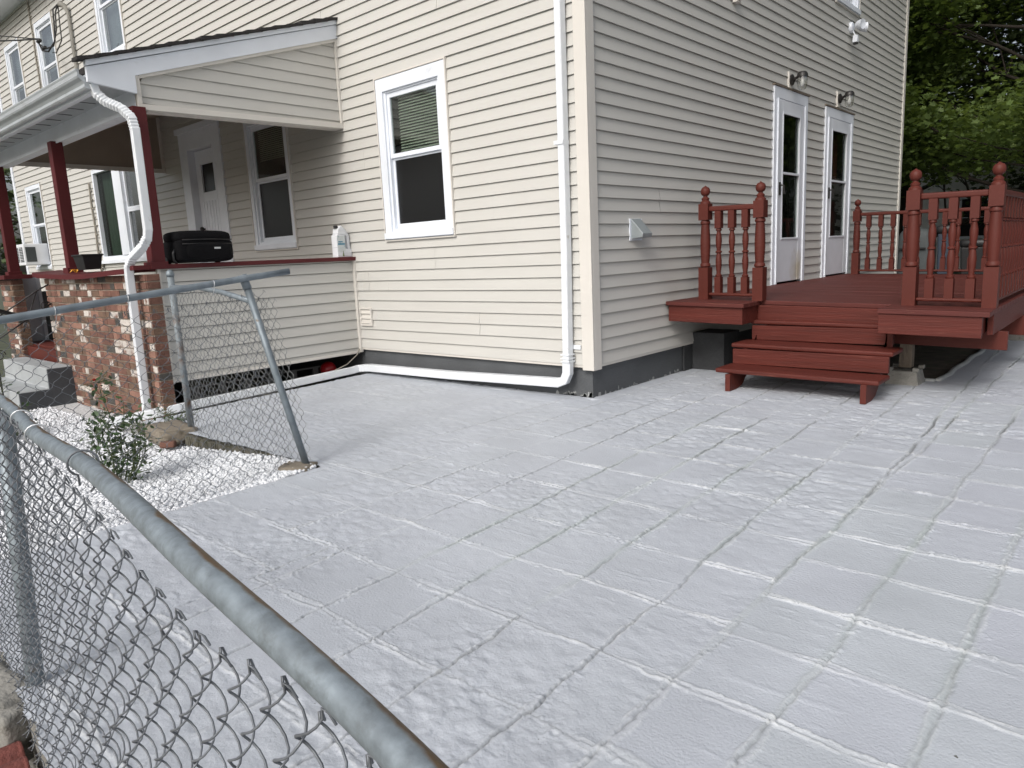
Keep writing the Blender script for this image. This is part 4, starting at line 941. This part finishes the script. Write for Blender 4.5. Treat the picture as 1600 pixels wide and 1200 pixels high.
# stones
def rock(name, c, s, label, cat, m_, seed, rot=0, flat=1.):
    bm = bmesh.new(); bmesh.ops.create_cube(bm, size=1); bmesh.ops.subdivide_edges(bm, edges=bm.edges, cuts=5, use_grid_fill=True)
    rr = np.random.default_rng(seed)
    for v in bm.verts:
        p = np.array(v.co); q_ = p/max(np.linalg.norm(p), 1e-6)*.5; p = p*.72+q_*.4
        nn = vn(np.array([p[0]*1.0+p[2]]), np.array([p[1]]), 6, seed)[0]-.5+.6*(vn(np.array([p[0]+3]), np.array([p[1]-p[2]]), 15, seed)[0]-.5)
        p = p*(1+.16*nn); v.co = (p[0]*s[0], p[1]*s[1], p[2]*s[2])
    me = bpy.data.meshes.new(name); bm.to_mesh(me); bm.free(); me.polygons.foreach_set('use_smooth', [True]*len(me.polygons)); me.materials.append(m_)
    o = link(bpy.data.objects.new(name, me)); o.location = c; o.rotation_euler = (0, 0, rot); tag(o, label, cat); return o
m_stone = mat('tan_stone', (.19, .165, .13), .9, .3, 8, 1, 30, col2=(.14, .12, .09), c2s=7, c2t=.55)
rock('stone_slab', (-2.27, -2.43, -.06), (.50, .25, .12), 'flat tan stone slab at the foot of the rear fence post', 'stone', m_stone, 5, R(-6))
rock('concrete_lump', (-.37, -2.50, -.025), (.19, .15, .085), 'broken concrete footing at the base of the leaning fence post', 'concrete lump', m_stone, 9, R(30))
rock('brick_piece', (-1.98, -2.58, -.07), (.10, .06, .04), 'small piece of dark red brick lying against the tan slab', 'brick', m_bricks[0], 12, R(50))
rock('concrete_rubble', (.86, -4.295, -.10), (.30, .13, .20), 'crumbling concrete around the near fence post', 'rubble', m_conc, 19, R(5))
rock('concrete_rubble', (.56, -4.26, -.15), (.34, .14, .20), 'rough concrete kerb lump left of the near fence post', 'rubble', m_conc, 23, R(-4))
rock('concrete_rubble', (1.0, -4.30, -.07), (.11, .09, .10), 'pale broken concrete chunk just above the red edging bricks', 'rubble', m_conc, 29, R(20))
# red scalloped edging
for i in range(10):
    x = 1.10+i*.096; g = MB()
    prof = [(-.046, -.12), (.046, -.12), (.046, .0)]+[(.046*math.cos(a), .032*math.sin(a)) for a in np.linspace(0, math.pi, 9)][1:-1]+[(-.046, .0)]
    g.prism(prof, 'y', -.04, .04)
    # rounded tile standing on edge, crest along x
    o = g.build('edging_brick', m_scallop, bevel=.006)
    o.location = (x, -4.325-.11*(x-1.0), -.115+.004*(i % 2)); o.rotation_euler = (0, R(2*(i % 3)-2), R(-6))
    lab = 'red rounded edging brick, first from the broken concrete' if i == 0 else ('red rounded edging brick, second from the broken concrete' if i == 1 else ('red rounded edging brick, third from the broken concrete' if i == 2 else 'red rounded edging brick further along the fence foot'))
    tag(o, lab, 'edging brick', 'red edging bricks along the fence foot')

# ================================================================== CHAIN LINK FENCES
def zig(g, org, du, L, ztop, zbot, r=.0016, d=.035, off=.006, seed=0, jit=.0, bulge=None, seg=5, knuckle=True):
    rr = random.Random(seed); du = Vector(du).normalized(); nv_ = Vector((0, 0, 1)).cross(du); nw_ = int(L/d)
    for k in range(nw_):
        zt = ztop(k*d) if callable(ztop) else ztop; zb = zbot(k*d) if callable(zbot) else zbot
        rows = max(2, int((zt-zb)/d)); rd_ = (zt-zb)/rows; path = []; npt = 6 if seg >= 6 else 4; jt = Vector((0, 0, 0))
        for j in range(rows*npt+1):
            th = math.pi*(j/npt+(k % 2)); cth = math.cos(th)
            if j % npt == 0: jt = jt*.4+Vector((rr.uniform(-jit, jit), rr.uniform(-jit, jit), rr.uniform(-jit, jit)))
            u = k*d+d*.5-(d*.5+.0012)*math.copysign(abs(cth)**.85, cth); z = zt-j*rd_/npt
            P = Vector(org)+du*u+Vector((0, 0, z))+jt+nv_*(off*math.sin(th))
            if bulge: P += nv_*bulge(u, z)
            path.append(P)
        if knuckle:
            sg = -1 if k % 2 else 1; p0 = path[0]
            path = [p0-du*.008*sg+Vector((0, 0, -.006))+nv_*.008, p0-du*.004*sg+Vector((0, 0, .006))+nv_*.004, p0+Vector((0, 0, .010))]+path
        g.tube([tuple(p) for p in path], r, seg, cap=False)
# --- near fence
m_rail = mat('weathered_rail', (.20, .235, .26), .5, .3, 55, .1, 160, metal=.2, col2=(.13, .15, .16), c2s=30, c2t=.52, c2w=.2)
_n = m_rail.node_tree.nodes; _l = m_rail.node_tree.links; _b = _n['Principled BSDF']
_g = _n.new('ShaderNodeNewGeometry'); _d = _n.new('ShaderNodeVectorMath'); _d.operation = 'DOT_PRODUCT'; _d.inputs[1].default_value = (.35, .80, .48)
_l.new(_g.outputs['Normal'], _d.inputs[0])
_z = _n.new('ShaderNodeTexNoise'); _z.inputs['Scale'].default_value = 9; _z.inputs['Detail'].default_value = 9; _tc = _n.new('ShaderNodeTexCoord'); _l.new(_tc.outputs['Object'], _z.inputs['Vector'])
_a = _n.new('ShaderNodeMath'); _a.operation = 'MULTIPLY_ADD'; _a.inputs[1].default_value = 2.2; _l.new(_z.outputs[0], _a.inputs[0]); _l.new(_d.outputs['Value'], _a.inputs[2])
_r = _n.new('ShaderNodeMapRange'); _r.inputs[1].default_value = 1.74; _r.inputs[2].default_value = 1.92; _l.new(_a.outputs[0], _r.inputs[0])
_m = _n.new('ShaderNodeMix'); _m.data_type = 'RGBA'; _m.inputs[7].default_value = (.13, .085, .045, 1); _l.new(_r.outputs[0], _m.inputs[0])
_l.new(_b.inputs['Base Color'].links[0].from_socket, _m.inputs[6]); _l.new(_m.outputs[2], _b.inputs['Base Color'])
nf = thing('chain_link_fence', 'near chain link fence with thick rusty rail crossing the lower left corner', 'fence', (1.0, -4.2, 0))
IVN = Matrix.Translation((-1.0, 4.2, 0))
def yf(x): return -4.18-.11*(x-1.0)
g = MB()
rail = [(-.55, -4.0, .80), (.4, -4.112, .828), (1.02, -4.176, .838), (1.6, -4.262, .852), (2.12, -4.325, .879), (2.63, -4.392, .876), (2.96, -4.404, .826), (3.35, -4.46, .79)]
def crv(pts, n=8):
    out = []; P = [Vector(p) for p in pts]; P = [P[0]*2-P[1]]+P+[P[-1]*2-P[-2]]
    for i in range(1, len(P)-2):
        for k in range(n):
            t = k/n; a, b_, c, d = P[i-1], P[i], P[i+1], P[i+2]
            out.append(.5*((2*b_)+(c-a)*t+(2*a-5*b_+4*c-d)*t*t+(3*b_-a-3*c+d)*t**3))
    out.append(P[-2]); return out
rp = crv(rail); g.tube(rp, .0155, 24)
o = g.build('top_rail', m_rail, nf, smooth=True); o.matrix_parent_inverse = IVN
g = MB(); g.tube([(.955, -4.222, -.25), (.985, -4.182, .82)], .024, 16)
o = g.build('line_post', m_galv, nf, smooth=True); o.matrix_parent_inverse = IVN
g = MB()
ztop = lambda u: float(np.interp(.3+u*.995, [.3, 1.0, 1.5, 1.7, 2.04, 2.22, 2.42, 2.56, 2.75, 3.2], [.815, .838, .846, .812, .795, .765, .752, .75, .79, .78]))
org = Vector((.30, -4.128, 0)); dv_ = Vector((1, -.105, 0))
zig(g, org, dv_, 2.95, ztop, -.05, r=.0015, d=.0375, off=.0105, seed=3, jit=.002, seg=6, bulge=lambda u, z: -.075*(1-z/.8)+.02*math.sin(z*4+.4)*math.sin(u*1.3+.6))
o = g.build('wire_mesh', m_wire, nf, smooth=True); o.matrix_parent_inverse = IVN
for x, lean in ((1.28, .02), (1.62, .04), (2.08, .10)):
    i = min(range(len(rp)), key=lambda k: abs(rp[k].x-x)); c = rp[i]; tdir = (rp[i+1]-rp[i-1]).normalized(); s_ = tdir.cross(Vector((0, 0, 1))).normalized(); w_ = s_.cross(tdir)
    g = MB(); loop = [c+(s_*math.cos(a)+w_*math.sin(a))*.0215+tdir*(a*.004) for a in np.arange(-1.2, 4.6, .35)]
    loop = [loop[0]+Vector((0, 0, -.018)), *loop, loop[-1]+Vector((0, 0, -.018))+tdir*.01, loop[-1]+Vector((0, 0, -.03))-tdir*.02]
    g.tube([tuple(p) for p in loop], .0019, 6); o = g.build('wire_tie', m_tie if x < 2 else m_wire, nf, smooth=True); o.matrix_parent_inverse = IVN
# --- fence along the gravel bed
ff = thing('chain_link_fence', 'chain link fence with tilted end post along the edge of the white gravel bed', 'fence', (-.4, -2.5, 0))
IVF = Matrix.Translation((.4, 2.5, 0))
g = MB(); g.tube([(-.38, -2.42, 1.146), (-.44, -2.64, 1.122), (-.42, -3.35, 1.052), (-.42, -3.88, .997), (-.44, -4.4, .955)], .0178, 16); g.box(-.39, -.37, -2.43, -2.425, 1.14, 1.15)
o = g.build('top_rail', m_galv, ff, smooth=True); o.matrix_parent_inverse = IVF
g = MB(); g.tube([(-.335, -2.44, -.08), (-.462, -2.655, 1.115)], .0205, 14); g.tube([(-.455, -2.645, 1.06), (-.468, -2.662, 1.14)], .024, 14)
o = g.build('end_post', m_galv, ff, smooth=True); o.matrix_parent_inverse = IVF
g = MB(); zig(g, (-.40, -2.52, 0), (-.01, -1, 0), 1.75, lambda u: 1.04-.07*u-.02*math.sin(u*4), -.07, r=.0014, d=.036, off=.005, seed=8, jit=.003, seg=4, bulge=lambda u, z: -.10*(z)*math.exp(-u*2)+.02*math.sin(z*4+u*3))
o = g.build('wire_mesh', m_wire, ff, smooth=True); o.matrix_parent_inverse = IVF
for y_ in (-2.86, -3.3, -3.62):
    zc = 1.0+(y_+3.88)*.1; g = MB(); loop = [(-.42+.021*math.cos(a), y_+.002*a, 1.122+(y_+2.64)*.1+.0+.021*math.sin(a)) for a in np.arange(-1.5, 4.8, .4)]
    g.tube(loop+[(-.43, y_, loop[-1][2]-.04)], .0018, 5); o = g.build('wire_tie', m_tie, ff, smooth=True); o.matrix_parent_inverse = IVF
# --- short return fence
sf = thing('chain_link_fence', 'short chain link panel between rusty capped post and the tilted post', 'fence', (-2.1, -2.35, 0))
IVS = Matrix.Translation((2.1, 2.35, 0))
g = MB(); g.tube([(-2.1, -2.345, -.1), (-2.1, -2.357, 1.15)], .024, 14); o = g.build('terminal_post', mat('rusty_post', (.19, .22, .24), .6, .2, 8, .1, 60, metal=.1, col2=(.13, .075, .045), c2s=3, c2t=.50), sf, smooth=True); o.matrix_parent_inverse = IVS
g = MB(); g.lathe([(.028, 1.14), (.030, 1.155), (.026, 1.175), (.012, 1.187), (0, 1.19)], -2.1, -2.357, 0, 14); o = g.build('post_cap', m_galv, sf, smooth=True); o.matrix_parent_inverse = IVS
g = MB(); g.tube([(-2.1, -2.36, 1.062), (-1.6, -2.40, 1.06), (-1.1, -2.47, 1.03), (-.5, -2.60, .985)], .0165, 14); o = g.build('top_rail', m_galv, sf, smooth=True); o.matrix_parent_inverse = IVS
g = MB(); zig(g, (-2.08, -2.36, 0), (1, -.115, 0), 1.80, lambda u: 1.045-.03*u, lambda u: -.03, r=.0014, d=.036, off=.005, seed=12, jit=.003, seg=4, bulge=lambda u, z: .14*(1-min(1, max(0, z)))*max(0, u-.6)*.6+.02*math.sin(z*5))
o = g.build('wire_mesh', m_wirel, sf, smooth=True); o.matrix_parent_inverse = IVS

# ================================================================== PLANTS
def leafshape(kind):
    if kind == 'maple':
        pts = []
        for k in range(5):
            a = R(-100+k*50)+math.pi/2; rr_ = (.55, .85, 1, .85, .55)[k]; pts.append((rr_*math.cos(a), rr_*math.sin(a)))
            if k < 4: a2 = R(-100+k*50+25)+math.pi/2; pts.append((.48*math.cos(a2), .48*math.sin(a2)))
        pts.append((0, -.28)); return np.array(pts)
    return np.array([(0, -1), (.42, -.35), (.45, .25), (0, 1), (-.45, .25), (-.42, -.35)])
def leaves(name, C, size, kind, m_, parent, tilt=.6, seed=1, droop=0.):
    r_ = np.random.default_rng(seed); sh = leafshape(kind); N = len(C); K = len(sh)
    yawl = r_.uniform(0, 6.28, N); tx = r_.normal(0, tilt, N)+droop; ty = r_.normal(0, tilt*.6, N); sc = size*r_.uniform(.6, 1.25, N)
    L = np.zeros((N, K, 3)); L[:, :, 0] = sh[None, :, 0]; L[:, :, 1] = sh[None, :, 1]; L[:, :, 2] = -.25*np.abs(sh[None, :, 0])**1.5
    L *= sc[:, None, None]
    def rotx(L, a): c, s_ = np.cos(a)[:, None], np.sin(a)[:, None]; y, z = L[:, :, 1]*c-L[:, :, 2]*s_, L[:, :, 1]*s_+L[:, :, 2]*c; L[:, :, 1], L[:, :, 2] = y, z
    rotx(L, tx); c, s_ = np.cos(ty)[:, None], np.sin(ty)[:, None]; x, z = L[:, :, 0]*c+L[:, :, 2]*s_, -L[:, :, 0]*s_+L[:, :, 2]*c; L[:, :, 0], L[:, :, 2] = x, z
    c, s_ = np.cos(yawl)[:, None], np.sin(yawl)[:, None]; x, y = L[:, :, 0]*c-L[:, :, 1]*s_, L[:, :, 0]*s_+L[:, :, 1]*c; L[:, :, 0], L[:, :, 1] = x.copy(), y.copy()
    V = (L+C[:, None]).reshape(-1, 3); return npmesh(name, V, np.arange(N*K).reshape(N, K), m_, parent)
def branch(g, p, d, ln, r_, depth, rr, tips):
    pts = [p]; n_ = 5; q = p
    for i in range(n_):
        d = (d+Vector((rr.uniform(-.22, .22), rr.uniform(-.22, .22), rr.uniform(-.08, .16)))).normalized(); q = q+d*ln/n_; pts.append(q)
    g.tube([tuple(v) for v in pts], [r_*(1-.6*i/n_) for i in range(n_+1)], 7 if r_ > .05 else 5, cap=False)
    if depth == 0: tips += pts[2:]; return
    for k in range(rr.choice((3, 4)) if depth > 1 else 4):
        a = pts[rr.choice((2, 3, 4, 5))]; nd = (d+Vector((rr.uniform(-1, 1), rr.uniform(-1, 1), rr.uniform(-.35, .45)))).normalized()
        branch(g, a, nd, ln*rr.uniform(.55, .8), r_*.38, depth-1, rr, tips)
    if depth <= 1: tips += pts[3:]
def tree(loc, h, spread, nleaf, size, label, seed, ml, trunk_r=.2, low=.3, lean=(0, 0), clump=.42, kind='maple', tilt=.5, group=None):
    rr = random.Random(seed); t = thing('tree', label, 'tree', loc, group); g = MB(); tips = []
    top = Vector((lean[0], lean[1], h*.8)); tp = [Vector((0, 0, -.5)).lerp(top, k/8)+Vector((rr.uniform(-.1, .1), rr.uniform(-.1, .1), 0)) for k in range(9)]
    g.tube([tuple(v) for v in tp], [trunk_r*(1.15-.1*k) for k in range(9)], 10)
    nb_ = 15
    for k in range(nb_):
        s_ = low+(1-low)*k/nb_; p = Vector((0, 0, 0)).lerp(top, s_); a = k*2.4+rr.uniform(-.4, .4)
        ln = spread*(1-.55*((s_-.45)/.55)**2 if s_ > .45 else .85)*rr.uniform(.6, .85)
        branch(g, p, Vector((math.cos(a), math.sin(a), rr.uniform(.05, .45))).normalized(), ln, trunk_r*.30*(1.2-s_), 2, rr, tips)
    g.build('trunk', m_bark, t, smooth=True)
    T = np.array([tuple(v) for v in tips]); r_ = np.random.default_rng(seed); C = T[r_.integers(0, len(T), nleaf)]+r_.normal(0, 1, (nleaf, 3))*np.array([clump, clump, clump*.38])
    C = C[C[:, 2] > .3*low*h]
    leaves('crown', C, size, kind, ml, t, tilt, seed, droop=.25); return t
tree((1.6, 14.5, -.03), 9.5, 5.4, 165000, .092, 'big green maple tree behind the deck rising beside the house corner', 5, m_leaf, .24, .18, clump=.52)
tree((-2.4, 18.5, -.03), 10, 5.2, 42000, .13, 'dark leafy tree standing behind the maple close to the house edge', 9, m_leafd, .25, .1, clump=.5, group='dark trees behind the maple')
tree((3.4, 19.5, -.03), 11, 5.8, 42000, .13, 'dark leafy tree at the right edge behind the maple', 14, m_leafd, .25, .14, clump=.5, group='dark trees behind the maple')
tree((-19.5, 2.5, -.4), 7, 3.8, 9000, .15, 'dark tree beyond the far left end of the house', 21, m_leafd, .2, .08, clump=.45)
# rose bush
def bush(name, loc, h, w_, nst, nlf, lsz, label, seed, flower=None):
    rr = random.Random(seed); t = thing(name, label, 'plant', loc); g = MB(); tips = []
    for k in range(nst):
        a = rr.uniform(0, 6.28); hh = h*(1 if k == 0 else rr.uniform(.35, .72)); sp = (w_*.25 if k == 0 else w_*rr.uniform(.4, 1)); p = Vector((rr.uniform(-.03, .03), rr.uniform(-.03, .03), -.02)); pts = [p]
        e = Vector((-.30*.6, -.02, hh)) if k == 0 else Vector((math.cos(a)*sp, math.sin(a)*sp, hh))
        for i in range(1, 8): s_ = i/7; q = p.lerp(e, s_)+Vector((math.cos(a)*.05*math.sin(s_*3), math.sin(a)*.05*math.sin(s_*3), 0))+Vector((rr.uniform(-.012, .012), rr.uniform(-.012, .012), 0)); pts.append(q)
        g.tube([tuple(v) for v in pts], [.0055*(1-.1*i) for i in range(8)], 5, cap=False)
        for q in pts[2:]:
            nsd = 8 if k == 0 else 3
            for _ in range(nsd):
                d = Vector((rr.uniform(-1, 1), rr.uniform(-1, 1), rr.uniform(-.1, .8))).normalized()*rr.uniform(.05, .13); g.tube([tuple(q), tuple(q+d)], .0018, 4, cap=False); tips += [q+d*.5, q+d]
    g.build('stems', m_stem, t)
    T = np.array([tuple(v) for v in tips]); r_ = np.random.default_rng(seed); C = T[r_.integers(0, len(T), nlf)]+r_.normal(0, .022, (nlf, 3)); C[:, 2] = np.maximum(C[:, 2], .02)
    leaves('leaves', C, lsz, 'oval', m_rleaf, t, .7, seed)
    if flower:
        for fx, fy, fz, fs in flower:
            g = MB()
            for ring in range(3):
                for k in range(6):
                    a = k*1.047+ring*.5; rad = fs*(.35+.3*ring); zt = fs*(.9-.25*ring)
                    c = Vector((fx, fy, fz)); d = Vector((math.cos(a), math.sin(a), 0)); s_ = Vector((-d.y, d.x, 0))*fs*.45
                    g.add([c+d*.2*fs, c+d*rad+s_+Vector((0, 0, zt*.6)), c+d*rad*1.15+Vector((0, 0, zt)), c+d*rad-s_+Vector((0, 0, zt*.6))], [(0, 1, 2, 3)])
            g.build('flower', m_petal, t)
    return t
bush('rose_bush', (-1.30, -3.14, -.15), .68, .16, 10, 560, .022, 'leggy rose bush with one red bloom growing in the white gravel', 4, [(-.19, -.02, .685, .019)])
bush('shrub', (-3.75, -3.1, -.2), .50, .20, 7, 240, .024, 'low green shrub in front of the concrete steps', 6)
bush('weed', (-2.55, -2.28, -.12), .16, .12, 6, 70, .014, 'small weed at the foot of the brick wall', 8)

# ================================================================== BACKYARD
nh = thing('neighbor_house', 'white clapboard house far behind the deck, mostly hidden by the trees', 'house', (0, 24, 0))
g = MB()
for k in range(32): g.hexa([(-7, -.03, .0+k*.12), (7, -.03, k*.12), (7, 0, k*.12), (-7, 0, k*.12), (-7, -.008, (k+1)*.12), (7, -.008, (k+1)*.12), (7, 0, (k+1)*.12), (-7, 0, (k+1)*.12)])
g.box(-7, 7, 0, 5, -.2, 3.85); g.build('wall', m_nwhite, nh)
g = MB(); g.prism([(-.5, 3.8), (2.6, 5.6), (5.5, 3.8)], 'x', -7.3, 7.3); g.build('roof', m_nroof, nh)
for x in (-1.9, .2, 2.2):
    g = MB(); frame(g, 'A', 0, .9, 1.0, 2.4, .09, .03, .06); o = g.build('window', m_white, nh); o.location = (x, -.0, 0)
    g = MB(); g.box(.09, .81, -.036, -.034, 1.09, 2.31); p = g.build('pane', m_dark if x != .2 else m_cover, o)
    g = MB()
    for k in range(-6, 8):
        g.box(0, .012, -.045, -.038, 0, 1.0)
    for k in range(9): g.tube([(.09+max(0, k*.16-.5), -.042, 1.09+max(0, .5-k*.16)*1.0), (.09+min(.72, k*.16), -.042, 1.09+min(1.2, k*.16*1.0+.5))], .006, 4)
    g = MB(); pbox(g, 'A', .44, .46, .036, .05, 1.09, 2.31); pbox(g, 'A', .09, .81, .036, .05, 1.69, 1.71); g.build('muntin', m_white, o)
# grill under cover
t = thing('covered_grill', 'grill under a grey fitted cover behind the deck by the house corner', 'grill', (.24, 9.1, -.03))
g = MB(); pillow(g, -.27, .27, -.26, .26, .0, 1.33, 5, 32, 18); g.build('cover', m_cover, t, smooth=True)
g = MB(); g.tube([(-.2, -.29, 1.0), (.2, -.29, 1.0)], .015, 6); g.build('handle', m_black, t)
def bin_(x, y, h, w_, m_, ml, label):
    t = thing('trash_bin', label, 'trash bin', (x, y, -.03), 'bins behind the deck'); a, b_ = w_*.38, w_*.5
    g = MB(); g.hexa([(-a, -a, .03), (a, -a, .03), (a, a, .03), (-a, a, .03), (-b_, -b_, h), (b_, -b_, h), (b_, b_, h), (-b_, b_, h)]); g.build('body', m_, t, bevel=.03, segs=3)
    g = MB(); pillow(g, -b_-.03, b_+.03, -b_-.04, b_+.04, h-.02, h+.12, 4, 24, 8); g.build('lid', ml, t, smooth=True)
    for s_ in (-1, 1):
        g = MB(); g.lathe([(0, -.03), (.11, -.03), (.11, .03), (0, .03)], s_*a, a+.02, .11, 12, ax='x'); g.build('wheel', m_black, t)
bin_(.66, 9.1, 1.24, .20, m_bluebin, m_black, 'tall slate blue trash bin behind the deck rail')
bin_(1.10, 9.1, 1.0, .38, m_black, m_black, 'wide black trash bin with domed lid behind the deck rail')
S.render.resolution_x, S.render.resolution_y = 1024, 768
